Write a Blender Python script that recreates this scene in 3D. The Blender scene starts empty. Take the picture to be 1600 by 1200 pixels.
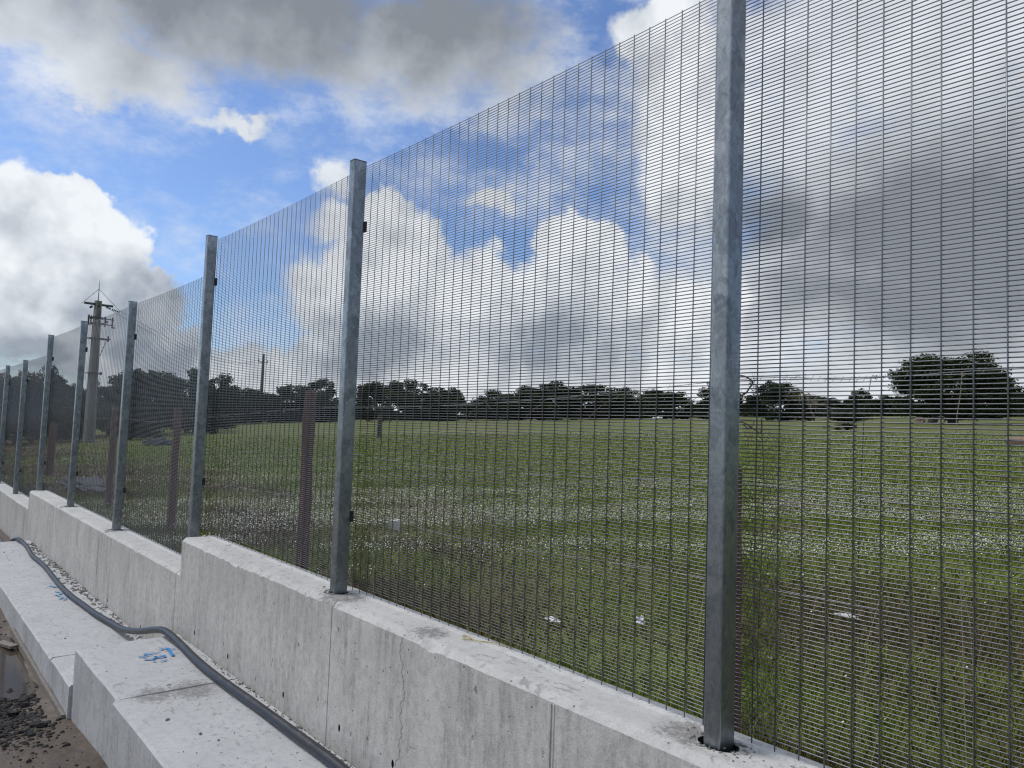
import bpy, bmesh, math, random
import numpy as np
from mathutils import Vector, Matrix, noise as mnoise

random.seed(7)
rng = np.random.default_rng(11)
scene = bpy.context.scene
COL = scene.collection
R = math.radians

# ------------------------------------------------------------------ camera
# origin = the lens; fence runs along X, the field lies on +Y
YAW, PITCH, ROLL = 0.87799, 0.06162, 0.03611
F = Vector((-math.sin(YAW) * math.cos(PITCH), math.cos(YAW) * math.cos(PITCH), math.sin(PITCH)))
Rt = Vector((math.cos(YAW), math.sin(YAW), 0))
Up = Rt.cross(F)
R2 = Rt * math.cos(ROLL) + Up * math.sin(ROLL)
U2 = -Rt * math.sin(ROLL) + Up * math.cos(ROLL)
cam_d = bpy.data.cameras.new("camera")
cam_d.sensor_width = 36.0
cam_d.lens = 1190.0 / 1600.0 * 36.0
cam_d.clip_start = 0.05
cam_d.clip_end = 6000
cam = bpy.data.objects.new("camera", cam_d)
M = Matrix.Identity(4)
for i in range(3):
    M[i][0], M[i][1], M[i][2] = R2[i], U2[i], -F[i]
cam.matrix_world = M
COL.objects.link(cam)
scene.camera = cam
scene.render.resolution_x, scene.render.resolution_y = 1024, 768

# ------------------------------------------------------------------ light
SUN_EL, SUN_AZ = R(54), R(236)          # azimuth clockwise from +Y
sun_dir = Vector((math.sin(SUN_AZ) * math.cos(SUN_EL), math.cos(SUN_AZ) * math.cos(SUN_EL), math.sin(SUN_EL)))
sl = bpy.data.lights.new("sun", 'SUN')
sl.energy = 1.5
sl.angle = R(14)
sl.color = (1.0, 0.975, 0.94)
so = bpy.data.objects.new("sun", sl)
so.rotation_euler = sun_dir.to_track_quat('Z', 'Y').to_euler()
so.location = sun_dir * 50
COL.objects.link(so)

scene.view_settings.view_transform = 'Standard'
scene.view_settings.look = 'None'
scene.view_settings.gamma = 1
scene.view_settings.use_curve_mapping = False
scene.view_settings.exposure = 0.40
scene.cycles.max_bounces = 4
scene.cycles.diffuse_bounces = 2
scene.cycles.glossy_bounces = 2
scene.cycles.transmission_bounces = 1
scene.cycles.caustics_reflective = False
scene.cycles.caustics_refractive = False
scene.cycles.filter_width = 1.25
scene.cycles.adaptive_threshold = 0.015


class NB:
    """small helper that writes node trees"""
    def __init__(s, tree):
        s.t = tree; s.n = tree.nodes; s.l = tree.links

    def new(s, typ, **kw):
        n = s.n.new(typ)
        for k, v in kw.items():
            setattr(n, k, v)
        return n

    def put(s, sock, v):
        if v is None:
            return
        if hasattr(v, 'is_output') or isinstance(v, bpy.types.NodeSocket):
            s.l.new(v, sock)
        else:
            sock.default_value = v

    def m(s, op, a, b=None, c=None, clamp=False):
        n = s.new('ShaderNodeMath', operation=op); n.use_clamp = clamp
        s.put(n.inputs[0], a); s.put(n.inputs[1], b); s.put(n.inputs[2], c)
        return n.outputs[0]

    def v(s, op, a, b=None, scale=None):
        n = s.new('ShaderNodeVectorMath', operation=op)
        s.put(n.inputs[0], a); s.put(n.inputs[1], b)
        if scale is not None:
            s.put(n.inputs[3], scale)
        return n.outputs['Value'] if op in ('LENGTH', 'DOT_PRODUCT', 'DISTANCE') else n.outputs[0]

    def xyz(s, a):
        n = s.new('ShaderNodeSeparateXYZ'); s.put(n.inputs[0], a); return n.outputs

    def comb(s, x, y, z):
        n = s.new('ShaderNodeCombineXYZ')
        s.put(n.inputs[0], x); s.put(n.inputs[1], y); s.put(n.inputs[2], z)
        return n.outputs[0]

    def noise(s, vec, scale, detail=4, rough=0.55, lac=2.0, color=False, dist=0.0):
        n = s.new('ShaderNodeTexNoise')
        s.put(n.inputs['Vector'], vec); s.put(n.inputs['Scale'], scale); s.put(n.inputs['Detail'], detail)
        s.put(n.inputs['Roughness'], rough); s.put(n.inputs['Lacunarity'], lac); s.put(n.inputs['Distortion'], dist)
        return n.outputs['Color'] if color else n.outputs['Fac']

    def voro(s, vec, scale, feature='F1', out='Distance', rand=1.0):
        n = s.new('ShaderNodeTexVoronoi', feature=feature)
        s.put(n.inputs['Vector'], vec); s.put(n.inputs['Scale'], scale); s.put(n.inputs['Randomness'], rand)
        return n.outputs[out]

    def ss(s, x, a, b):
        n = s.new('ShaderNodeMapRange', interpolation_type='SMOOTHSTEP')
        s.put(n.inputs[0], x); s.put(n.inputs[1], a); s.put(n.inputs[2], b)
        n.inputs[3].default_value = 0; n.inputs[4].default_value = 1
        return n.outputs[0]

    def lin(s, x, a, b, c, d):
        n = s.new('ShaderNodeMapRange'); n.clamp = True
        s.put(n.inputs[0], x)
        for i, q in enumerate((a, b, c, d)):
            n.inputs[i + 1].default_value = q
        return n.outputs[0]

    def mix(s, f, a, b, blend='MIX'):
        n = s.new('ShaderNodeMix', data_type='RGBA', blend_type=blend)
        s.put(n.inputs[0], f)
        for sock, q in ((n.inputs[6], a), (n.inputs[7], b)):
            if isinstance(q, (tuple, list)):
                q = tuple(q) + (1,) if len(q) == 3 else q
            s.put(sock, q)
        return n.outputs[2]


# ------------------------------------------------------------------ world: Nishita sky with a broken cloud cover
w = bpy.data.worlds.new("World")
scene.world = w
w.use_nodes = True
w.node_tree.nodes.clear()
nb = NB(w.node_tree)
sky = nb.new('ShaderNodeTexSky', sky_type='NISHITA')
sky.sun_disc = False
sky.sun_elevation = SUN_EL
sky.sun_rotation = SUN_AZ
sky.altitude = 150
sky.air_density = 1.0
sky.dust_density = 0.6
sky.ozone_density = 2.2
tc = nb.new('ShaderNodeTexCoord').outputs['Generated']
d = nb.v('NORMALIZE', tc)
dx, dy, dz = nb.xyz(d)
az = nb.m('MULTIPLY', nb.m('ARCTAN2', nb.m('MULTIPLY', dx, -1.0), dy), 57.2958)
el = nb.m('MULTIPLY', nb.m('ARCSINE', dz), 57.2958)
P0 = nb.comb(az, el, 0.0)
wc = nb.v('SUBTRACT', nb.noise(d, 3.5, 3, 0.5, color=True), (0.5, 0.5, 0.5))
wf = nb.v('SUBTRACT', nb.noise(d, 16.0, 4, 0.6, color=True), (0.5, 0.5, 0.5))
P = nb.v('ADD', nb.v('ADD', P0, nb.v('SCALE', wc, scale=7.0)), nb.v('SCALE', wf, scale=5.0))
# clouds by the compass bearing (degrees west of the fence normal) and height they stand at: bearing, height, width, depth
SOFT = [(73.4, 29.6, 25.0, 7.2), (57.0, 27.6, 12.8, 6.8), (85.0, 25.4, 11.1, 5.2), (79.5, 22.6, 6.0, 2.4), (22.8, 15.5, 16.2, 13.5),
        (21.7, 25.0, 18.1, 10.0), (71.6, 20.6, 3.0, 0.9), (50.3, 3.0, 53.0, 2.8),
        (31.7, 7.7, 13.1, 4.1), (70, 41, 30, 11), (25, 38, 20, 9), (22, 5.0, 30, 4.5), (36.0, 23.0, 7.0, 10.0), (30, 13.5, 9, 9), (65.4, 17.6, 1.8, 1.9), (51.7, 15.6, 2.8, 0.9), (20, 15, 26, 21)]
HARD = [(83.1, 11.5, 3.8, 3.8), (80.8, 13.6, 2.9, 2.2), (79.1, 10.9, 3.4, 3.3), (82.5, 7.2, 6.6, 4.4), (76.3, 9.2, 3.5, 2.3), (79.1, 5.1, 9.6, 2.9),
        (62.3, 14.7, 4.6, 2.4), (60.0, 12.6, 5.6, 3.9), (62.0, 9.2, 6.4, 5.0), (53.5, 9.2, 6.6, 4.6), (45.8, 13.2, 3.2, 2.7),
        (45.2, 9.6, 6.4, 4.8), (37.9, 21.9, 4.6, 8.0), (39.5, 29.0, 4.1, 2.7), (37.6, 9.0, 5.0, 3.6),
        (55.2, 5.0, 24.0, 2.6)]
DARK = [(71.2, 31.0, 23.0, 10.5), (56.0, 30.0, 13.0, 9.0), (84, 29.0, 9, 5.4), (76.0, 6.6, 7.5, 4.6), (83.3, 3.5, 7.9, 2.4), (19.8, 14.0, 15.0, 9.5),
        (24.0, 9.5, 12.0, 4.4), (46.5, 7.2, 7.3, 4.2), (61.0, 6.0, 8.0, 3.4), (32.5, 15.5, 5.5, 4.0), (68, 42, 26, 11)]


def blobs(lst, P):
    acc = None
    for a, e, ra, re_ in lst:
        n_ = nb.new('ShaderNodeVectorMath', operation='MULTIPLY_ADD')
        nb.put(n_.inputs[0], P); n_.inputs[1].default_value = (1 / ra, 1 / re_, 0); n_.inputs[2].default_value = (-a / ra, -e / re_, 0)
        f_ = nb.v('DOT_PRODUCT', n_.outputs[0], n_.outputs[0])
        acc = f_ if acc is None else nb.m('MINIMUM', acc, f_)
    return nb.m('SUBTRACT', 1.0, nb.m('SQRT', acc))


# clouds elsewhere in the sky: the same broken cover, from noise alone
ang = nb.m('ABSOLUTE', nb.m('SUBTRACT', az, 50.0))
away = nb.m('MAXIMUM', nb.ss(ang, 42.0, 60.0), nb.ss(el, 33.0, 48.0))
gen = nb.noise(nb.v('MULTIPLY', d, (1, 1, 2.2)), 2.6, 4, 0.55)
genf = nb.m('SUBTRACT', nb.m('MULTIPLY', nb.m('SUBTRACT', gen, 0.47), 6.0), nb.m('MULTIPLY', nb.m('SUBTRACT', 1.0, away), 9.0))
Pd = nb.v('ADD', nb.v('ADD', P0, nb.v('SCALE', wc, scale=8.0)), nb.v('SCALE', wf, scale=3.0))
nA = nb.noise(d, 8.0, 6, 0.55)
offs = nb.v('ADD', d, (-0.014, -0.010, 0.026))
nB_ = nb.noise(offs, 8.0, 4, 0.55)
nC = nb.noise(nb.v('MULTIPLY', d, (1, 1, 1.8)), 5.0, 5, 0.58)
wis = nb.noise(nb.v('MULTIPLY', d, (1.0, 1.0, 1.9)), 8.0, 6, 0.64)
hardF = nb.m('ADD', nb.m('MAXIMUM', blobs(HARD, P), genf), nb.m('MULTIPLY', nb.m('SUBTRACT', nA, 0.5), 0.95))
hard = nb.ss(hardF, 0.0, 0.24)
softF = nb.m('ADD', blobs(SOFT, P), nb.m('ADD', nb.m('MULTIPLY', nb.m('SUBTRACT', nC, 0.5), 1.0), nb.m('MULTIPLY', nb.m('SUBTRACT', wis, 0.5), 1.0)))
soft = nb.ss(softF, -0.05, 0.58)
# thin veils and torn wisps
wisp = nb.m('MULTIPLY', nb.ss(wis, 0.42, 0.76), 0.72)
darkF = nb.ss(nb.m('ADD', nb.m('MAXIMUM', blobs(DARK, Pd), nb.m('SUBTRACT', nb.m('MULTIPLY', away, 0.2), 0.25)), nb.m('MULTIPLY', nb.m('SUBTRACT', nC, 0.5), 0.8)), -0.22, 0.85)
relief = nb.m('MULTIPLY', nb.m('SUBTRACT', nA, nB_), 2.6)
litH = nb.m('ADD', nb.m('SUBTRACT', 0.86, nb.m('MULTIPLY', darkF, 0.74)), relief, clamp=True)
litS = nb.m('ADD', nb.m('SUBTRACT', 0.84, nb.m('MULTIPLY', darkF, 0.92)), nb.m('ADD', nb.m('MULTIPLY', nb.m('SUBTRACT', nC, 0.5), 0.5), nb.m('MULTIPLY', relief, 0.35)), clamp=True)
CB, CD = (8.6, 8.9, 9.2), (2.35, 2.55, 2.8)
colH = nb.mix(litH, (3.2, 3.6, 4.2), CB)
colS = nb.mix(litS, CD, (8.0, 8.4, 8.9))
skyc = nb.mix(1.0, sky.outputs[0], (0.98, 1.10, 1.34), 'MULTIPLY')
c1 = nb.mix(nb.m('MULTIPLY', wisp, nb.ss(el, 0.0, 8.0)), skyc, (6.4, 7.1, 8.4))
c2 = nb.mix(nb.m('MULTIPLY', soft, 0.96), c1, colS)
c3 = nb.mix(nb.m('MULTIPLY', hard, 0.96), c2, colH)
bg = nb.new('ShaderNodeBackground')
nb.put(bg.inputs[0], c3)
bg.inputs[1].default_value = 0.08
wo = nb.new('ShaderNodeOutputWorld')
nb.l.new(bg.outputs[0], wo.inputs[0])
w.cycles.sampling_method = 'MANUAL'
w.cycles.sample_map_resolution = 512


# ------------------------------------------------------------------ helpers: objects
def tag(o, label=None, cat=None, group=None, kind=None):
    if label: o["label"] = label
    if cat: o["category"] = cat
    if group: o["group"] = group
    if kind: o["kind"] = kind
    return o


def link(name, data, parent=None, loc=None):
    o = bpy.data.objects.new(name, data)
    COL.objects.link(o)
    if parent is not None: o.parent = parent
    if loc is not None: o.location = loc
    return o


def empty(name, loc):
    o = bpy.data.objects.new(name, None)
    o.empty_display_size = 0.1
    o.location = loc
    COL.objects.link(o)
    return o


def mesh(name, verts, faces, mat=None, smooth=False):
    me = bpy.data.meshes.new(name)
    me.from_pydata([tuple(v) for v in verts], [], [tuple(f) for f in faces])
    me.update()
    if mat: me.materials.append(mat)
    if smooth:
        me.polygons.foreach_set("use_smooth", [True] * len(me.polygons))
    return me


def mesh_np(name, V, Fc, mat, smooth=False):
    """fast mesh from arrays: V (n,3), Fc (m,k)"""
    V = np.asarray(V, np.float32); Fc = np.asarray(Fc, np.int32)
    me = bpy.data.meshes.new(name)
    k = Fc.shape[1]
    me.vertices.add(len(V)); me.vertices.foreach_set("co", V.ravel())
    me.loops.add(Fc.size); me.loops.foreach_set("vertex_index", Fc.ravel())
    me.polygons.add(len(Fc))
    me.polygons.foreach_set("loop_start", np.arange(0, Fc.size, k, dtype=np.int32))
    me.polygons.foreach_set("loop_total", np.full(len(Fc), k, dtype=np.int32))
    if smooth:
        me.polygons.foreach_set("use_smooth", np.ones(len(Fc), dtype=bool))
    me.update(calc_edges=True)
    me.validate()
    me.materials.append(mat)
    return me


def box_vf(x0, x1, y0, y1, z0, z1):
    V = [(x0, y0, z0), (x1, y0, z0), (x1, y1, z0), (x0, y1, z0), (x0, y0, z1), (x1, y0, z1), (x1, y1, z1), (x0, y1, z1)]
    Fc = [(0, 3, 2, 1), (4, 5, 6, 7), (0, 1, 5, 4), (1, 2, 6, 5), (2, 3, 7, 6), (3, 0, 4, 7)]
    return V, Fc


def boxes(name, lst, mat):
    V, Fc = [], []
    for b in lst:
        v, f_ = box_vf(*b)
        o = len(V); V += v; Fc += [tuple(i + o for i in q) for q in f_]
    return mesh(name, V, Fc, mat)


def tube_vf(path, rad, sides=6, cap=True):
    path = [Vector(p) for p in path]
    n = len(path)
    rad = rad if hasattr(rad, '__len__') else [rad] * n
    V, Fc = [], []
    t0 = (path[1] - path[0]).normalized()
    u = t0.orthogonal().normalized()
    for i in range(n):
        t = (path[min(i + 1, n - 1)] - path[max(i - 1, 0)]).normalized()
        u = (u - t * u.dot(t)).normalized()
        v = t.cross(u)
        for k in range(sides):
            a = 2 * math.pi * (k + .5) / sides
            V.append(path[i] + (u * math.cos(a) + v * math.sin(a)) * rad[i])
    for i in range(n - 1):
        for k in range(sides):
            a, b = i * sides + k, i * sides + (k + 1) % sides
            Fc.append((a, b, b + sides, a + sides))
    if cap:
        Fc.append(tuple(range(sides - 1, -1, -1)))
        Fc.append(tuple(range((n - 1) * sides, n * sides)))
    return V, Fc


def join_vf(parts):
    V, Fc = [], []
    for v, f_ in parts:
        o = len(V); V += list(v); Fc += [tuple(i + o for i in q) for q in f_]
    return V, Fc


def catmull(pts, n=8):
    pts = [Vector(p) for p in pts]
    P_ = [pts[0] * 2 - pts[1]] + pts + [pts[-1] * 2 - pts[-2]]
    out = []
    for i in range(1, len(P_) - 2):
        a, b, c, e = P_[i - 1], P_[i], P_[i + 1], P_[i + 2]
        for k in range(n):
            t = k / n
            out.append(0.5 * ((2 * b) + (c - a) * t + (2 * a - 5 * b + 4 * c - e) * t * t + (3 * b - a - 3 * c + e) * t ** 3))
    out.append(pts[-1])
    return out


def fz(x, y):
    """height of the field"""
    dd = np.hypot(x, y)
    s = np.minimum(1.0, 170.0 / np.maximum(dd, 1e-3))
    return -1.7 + (0.008 * x + 0.051 * y) * s


# ------------------------------------------------------------------ materials
def material(name):
    m = bpy.data.materials.new(name)
    m.use_nodes = True
    m.node_tree.nodes.clear()
    b = NB(m.node_tree)
    p = b.new('ShaderNodeBsdfPrincipled')
    o = b.new('ShaderNodeOutputMaterial')
    b.l.new(p.outputs[0], o.inputs[0])
    return m, b, p


def bump(b, p, h, strength=0.3, dist=0.01):
    n = b.new('ShaderNodeBump')
    n.inputs['Strength'].default_value = strength
    n.inputs['Distance'].default_value = dist
    b.put(n.inputs['Height'], h)
    b.l.new(n.outputs[0], p.inputs['Normal'])


def pos(b):
    return b.new('ShaderNodeNewGeometry').outputs['Position']


def flat_mat(name, col, rough=0.6, metal=0.0, var=0.25, scale=30.0, bmp=0.0):
    m, b, p = material(name)
    ps = pos(b)
    n = b.noise(ps, scale, 6, 0.6)
    f_ = b.lin(n, 0.25, 0.75, 0, 1)
    c = b.mix(f_, tuple(x * (1 - var) for x in col), tuple(min(1, x * (1 + var)) for x in col))
    b.put(p.inputs['Base Color'], c)
    p.inputs['Roughness'].default_value = rough
    p.inputs['Metallic'].default_value = metal
    if bmp: bump(b, p, n, bmp, 0.004)
    return m


def concrete(name, base, dark, top=False, posts=()):
    m, b, p = material(name)
    ps = pos(b)
    x, y, z = b.xyz(ps)
    big = b.noise(ps, 1.7, 5, 0.6)
    mid = b.noise(ps, 9.0, 8, 0.65)
    fine = b.noise(ps, 130.0, 4, 0.6)
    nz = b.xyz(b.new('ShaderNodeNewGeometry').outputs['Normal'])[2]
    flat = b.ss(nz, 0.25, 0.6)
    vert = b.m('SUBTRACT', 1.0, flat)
    # rain streaks and formwork grain, only on standing faces
    st = b.noise(b.v('MULTIPLY', ps, (30, 30, 3.0)), 1.0, 8, 0.7)
    st1 = b.noise(b.v('MULTIPLY', ps, (9.0, 9.0, 1.5)), 1.0, 7, 0.66)
    st2 = b.noise(b.v('MULTIPLY', ps, (2.6, 2.6, 1.1)), 1.0, 5, 0.6)
    streak = b.m('MULTIPLY', b.m('MULTIPLY', b.m('ADD', b.m('MULTIPLY', b.ss(st, 0.40, 0.66), 0.6), b.m('MULTIPLY', b.ss(st1, 0.45, 0.70), 0.4), clamp=True), b.ss(st2, 0.32, 0.60)), vert)
    streak = b.m('MULTIPLY', streak, b.lin(b.noise(b.v('MULTIPLY', ps, (70, 70, 34)), 1.0, 5, 0.7), 0.36, 0.62, 0.25, 1.0))
    blot = b.ss(b.noise(ps, 22.0, 9, 0.74), 0.44, 0.66)
    cl = b.ss(b.noise(ps, 4.2, 6, 0.68), 0.45, 0.66)
    c = b.mix(b.lin(big, 0.3, 0.7, 0, 1), tuple(q * 0.90 for q in base), tuple(q * 1.08 for q in base))
    c = b.mix(b.m('MULTIPLY', blot, 0.7), c, tuple(q * 0.70 for q in base))
    c = b.mix(b.m('MULTIPLY', cl, 0.35), c, tuple(q * 0.72 for q in base))
    c = b.mix(b.m('MULTIPLY', streak, 0.95), c, dark)
    c = b.mix(b.m('MULTIPLY', b.ss(fine, 0.48, 0.8), 0.40), c, dark)
    # top faces brighter and cooler, skylight put into their colour
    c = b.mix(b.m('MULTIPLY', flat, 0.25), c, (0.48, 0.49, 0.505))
    # blow holes
    vd = b.voro(b.v('ADD', ps, b.v('SCALE', b.noise(ps, 60, 2, color=True), scale=0.012)), 24.0)
    vs = b.voro(ps, 24.0, out='Color')
    pick = b.ss(b.xyz(vs)[0], 0.62, 0.64)
    hole = b.m('MULTIPLY', b.m('SUBTRACT', 1.0, b.ss(vd, 0.05, 0.13)), pick)
    hole = b.m('MULTIPLY', hole, b.ss(b.noise(ps, 1.3, 2), 0.40, 0.54))
    p5 = b.v('MULTIPLY', b.v('ADD', ps, b.v('SCALE', b.noise(ps, 45, 2, color=True), scale=0.02)), (1.0, 1.9, 0.6))
    v5 = b.voro(p5, 15.0); k5 = b.m('MULTIPLY', b.ss(b.xyz(b.voro(p5, 15.0, out='Color'))[1], 0.58, 0.60), b.ss(b.noise(ps, 1.9, 3), 0.42, 0.58))
    chipm = b.m('MULTIPLY', b.m('SUBTRACT', 1.0, b.ss(v5, 0.07, 0.17)), k5)
    # smears of dried mud and elongated chips on the flat faces
    sm = b.noise(b.v('MULTIPLY', ps, (16, 30, 10)), 1.0, 6, 0.6, dist=0.4)
    smear = b.m('MULTIPLY', b.m('MULTIPLY', b.ss(sm, 0.565, 0.65), flat), b.ss(b.noise(ps, 2.1, 3), 0.40, 0.56))
    c = b.mix(b.m('MULTIPLY', smear, 0.65), c, (0.25, 0.235, 0.215))
    dn = b.noise(ps, 42.0, 7, 0.75, dist=0.5)
    for (px_, py_, r_) in posts:
        dd = b.v('LENGTH', b.v('MULTIPLY', b.v('SUBTRACT', ps, (px_, py_, 0)), (1, 1.3, 0)))
        near = b.m('SUBTRACT', 1.0, b.ss(dd, r_ * 0.25, r_))
        mk = b.m('MULTIPLY', b.ss(b.m('ADD', dn, b.m('MULTIPLY', near, 0.30)), 0.62, 0.84), b.m('MULTIPLY', flat, b.ss(near, 0.0, 0.2)))
        c = b.mix(b.m('MULTIPLY', mk, 0.80), c, (0.19, 0.18, 0.172))
    c = b.mix(b.m('MULTIPLY', chipm, 0.7), c, (0.15, 0.145, 0.14))
    c = b.mix(b.m('MULTIPLY', hole, 0.9), c, (0.045, 0.042, 0.04))
    if not top:
        # hairline crack down the second bay
        cw = b.m('MULTIPLY', b.m('SUBTRACT', b.noise(b.comb(0.0, 0.0, z), 5.5, 6, 0.65), 0.5), 0.30)
        cx = b.m('ABSOLUTE', b.m('ADD', b.m('SUBTRACT', x, -3.02), cw))
        ck = b.m('MULTIPLY', b.m('SUBTRACT', 1.0, b.ss(cx, 0.0012, 0.0035)), vert)
        c = b.mix(b.m('MULTIPLY', ck, 0.6), c, (0.10, 0.095, 0.09))
        hole = b.m('MAXIMUM', hole, ck)
    b.put(p.inputs['Base Color'], c)
    p.inputs['Roughness'].default_value = 0.86
    p.inputs['Specular IOR Level'].default_value = 0.25
    h = b.m('ADD', b.m('ADD', b.m('MULTIPLY', mid, 0.5), b.m('MULTIPLY', fine, 0.3)), b.m('MULTIPLY', b.m('MAXIMUM', hole, chipm), -1.2))
    bump(b, p, h, 0.75, 0.008)
    return m


def galv(name, lo, hi, rough=0.42, metal=0.75, sc=26.0):
    m, b, p = material(name)
    ps = pos(b)
    wv = b.v('ADD', ps, b.v('SCALE', b.v('SUBTRACT', b.noise(ps, 30, 4, color=True), (0.5, 0.5, 0.5)), scale=0.07))
    sp = b.xyz(b.voro(b.v('MULTIPLY', wv, (1, 1, 0.6)), sc, out='Color'))[0]
    sw = b.noise(b.v('MULTIPLY', ps, (26, 26, 17)), 1.0, 5, 0.6, dist=2.6)
    f_ = b.m('ADD', b.m('MULTIPLY', sp, 0.45), b.m('MULTIPLY', b.lin(sw, 0.3, 0.7, 0, 1), 0.55))
    c = b.mix(f_, lo, hi)
    white = b.ss(b.noise(ps, 22, 7, 0.7, dist=1.0), 0.64, 0.74)
    c = b.mix(b.m('MULTIPLY', white, 0.4), c, tuple(min(1, q * 1.35) for q in hi))
    b.put(p.inputs['Base Color'], c)
    p.inputs['Metallic'].default_value = metal
    b.put(p.inputs['Roughness'], b.lin(f_, 0, 1, rough + 0.10, rough - 0.06))
    bump(b, p, sw, 0.12, 0.002)
    return m


POSTX = [-1.385, -3.895, -6.43, -8.97, -11.50, -14.05, -16.58, -19.11]
M_wall = concrete("wall_concrete", (0.585, 0.568, 0.525), (0.17, 0.163, 0.148),
                  posts=[(-1.52, 2.04, 0.20), (-3.80, 2.00, 0.26), (-2.95, 2.02, 0.18), (-8.95, 2.0, 0.2), (-11.5, 2.0, 0.2)])
M_foot = concrete("footing_concrete", (0.50, 0.498, 0.49), (0.19, 0.186, 0.178), top=True,
                  posts=[(-4.95, 1.62, 0.32), (-4.98, 1.4, 0.25), (-6.9, 1.45, 0.2)])
M_galv = galv("galvanised_post", (0.135, 0.155, 0.168), (0.37, 0.395, 0.41), 0.33, 0.92)
M_wire = flat_mat("galvanised_wire", (0.18, 0.188, 0.20), 0.36, 0.88, 0.15, 60)
M_clip = flat_mat("dark_clip", (0.03, 0.03, 0.035), 0.5, 0.3)
M_pipe, _b, _p = material("black_pipe")
_n = _b.noise(pos(_b), 14, 6, 0.65)
_b.put(_p.inputs['Base Color'], _b.mix(_b.ss(_n, 0.45, 0.7), (0.013, 0.014, 0.018), (0.040, 0.040, 0.043)))
_b.put(_p.inputs['Roughness'], _b.lin(_n, 0.3, 0.7, 0.30, 0.55))
M_stripe = flat_mat("blue_stripe", (0.03, 0.09, 0.22), 0.45)
M_paint = flat_mat("blue_spray_paint", (0.035, 0.22, 0.50), 0.8, 0, 0.5, 120)
M_paint2 = flat_mat("faded_blue_paint", (0.22, 0.36, 0.50), 0.85, 0, 0.4, 90)
M_rust = flat_mat("weathered_wood", (0.12, 0.062, 0.048), 0.85, 0, 0.5, 40, 0.5)
M_oldwire = flat_mat("old_wire", (0.22, 0.22, 0.22), 0.6, 0.4)
M_dry = flat_mat("dry_stem", (0.36, 0.30, 0.20), 0.9, 0, 0.4, 50)
M_twig = flat_mat("dark_twig", (0.05, 0.042, 0.035), 0.9)
M_bark = flat_mat("oak_bark", (0.055, 0.045, 0.038), 0.9, 0, 0.5, 6)
M_pole = flat_mat("pole_concrete", (0.19, 0.187, 0.17), 0.85, 0, 0.22, 2.5)
M_steel = flat_mat("pole_steel", (0.06, 0.065, 0.07), 0.6, 0.3)
M_glass = flat_mat("insulator_green", (0.03, 0.12, 0.09), 0.25)
M_white = flat_mat("white_plastic", (0.78, 0.78, 0.78), 0.6, 0, 0.15, 60)
M_cream = flat_mat("cream_block", (0.55, 0.53, 0.49), 0.85, 0, 0.2, 30)
M_yellow = flat_mat("yellow_cord", (0.45, 0.35, 0.10), 0.6)
M_clod_joint_shade = flat_mat("mud_clod", (0.030, 0.028, 0.027), 0.9, 0, 0.5, 30, 0.6)  # clods and crumbs; on the wall core its black paints shade into joints
M_pebble = flat_mat("rubble", (0.24, 0.23, 0.21), 0.9, 0, 0.6, 25, 0.4)
M_log = flat_mat("cut_log", (0.24, 0.16, 0.12), 0.9, 0, 0.4, 8)
M_heap = flat_mat("grey_spoil", (0.055, 0.058, 0.066), 0.9, 0, 0.5, 6, 0.6)
M_void = flat_mat("recess_dark", (0.012, 0.012, 0.013), 0.7, 0, 0.5, 40, 0.6)  # near-black for the cut faces of post pockets and tie holes
M_wood = flat_mat("plank_wood", (0.19, 0.165, 0.14), 0.8, 0, 0.4, 25)


def foliage(name, a, bcol, sc=0.9):
    m, b, p = material(name)
    ps = pos(b)
    n = b.noise(ps, sc, 4, 0.6)
    n2 = b.noise(ps, 9.0, 2, 0.6)
    f_ = b.m('ADD', b.m('MULTIPLY', b.lin(n, 0.3, 0.7, 0, 1), 0.6), b.m('MULTIPLY', n2, 0.4))
    b.put(p.inputs['Base Color'], b.mix(f_, a, bcol))
    p.inputs['Roughness'].default_value = 0.8
    p.inputs['Specular IOR Level'].default_value = 0.06
    return m


M_leaf = foliage("oak_leaf", (0.014, 0.023, 0.008), (0.046, 0.066, 0.021))
M_leaf2 = foliage("shrub_leaf", (0.013, 0.019, 0.009), (0.036, 0.046, 0.020))
M_grass, gb, gp = material("grass_blade")
ps = pos(gb)
n = gb.noise(ps, 0.55, 5, 0.6)
n2 = gb.noise(ps, 18.0, 3, 0.6)
c = gb.mix(gb.lin(n2, 0.3, 0.7, 0, 1), (0.095, 0.145, 0.017), (0.245, 0.275, 0.062))
c = gb.mix(gb.m('MULTIPLY', gb.ss(n, 0.54, 0.68), 0.8), c, (0.21, 0.165, 0.085))
gx, gy, gz = gb.xyz(ps)
nb2 = gb.noise(gb.v('MULTIPLY', ps, (0.5, 1.1, 1)), 0.5, 6, 0.65)
c = gb.mix(gb.m('MULTIPLY', gb.m('MULTIPLY', gb.m('SUBTRACT', 1.0, gb.ss(gy, 5.5, 9.0)), gb.ss(nb2, 0.44, 0.58)), 0.75), c, (0.10, 0.062, 0.040))
gb.put(gp.inputs['Base Color'], c)
gp.inputs['Roughness'].default_value = 0.75
gp.inputs['Specular IOR Level'].default_value = 0.08
M_daisy = flat_mat("daisy_petal", (0.74, 0.73, 0.62), 0.7, 0, 0.1, 20)

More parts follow.
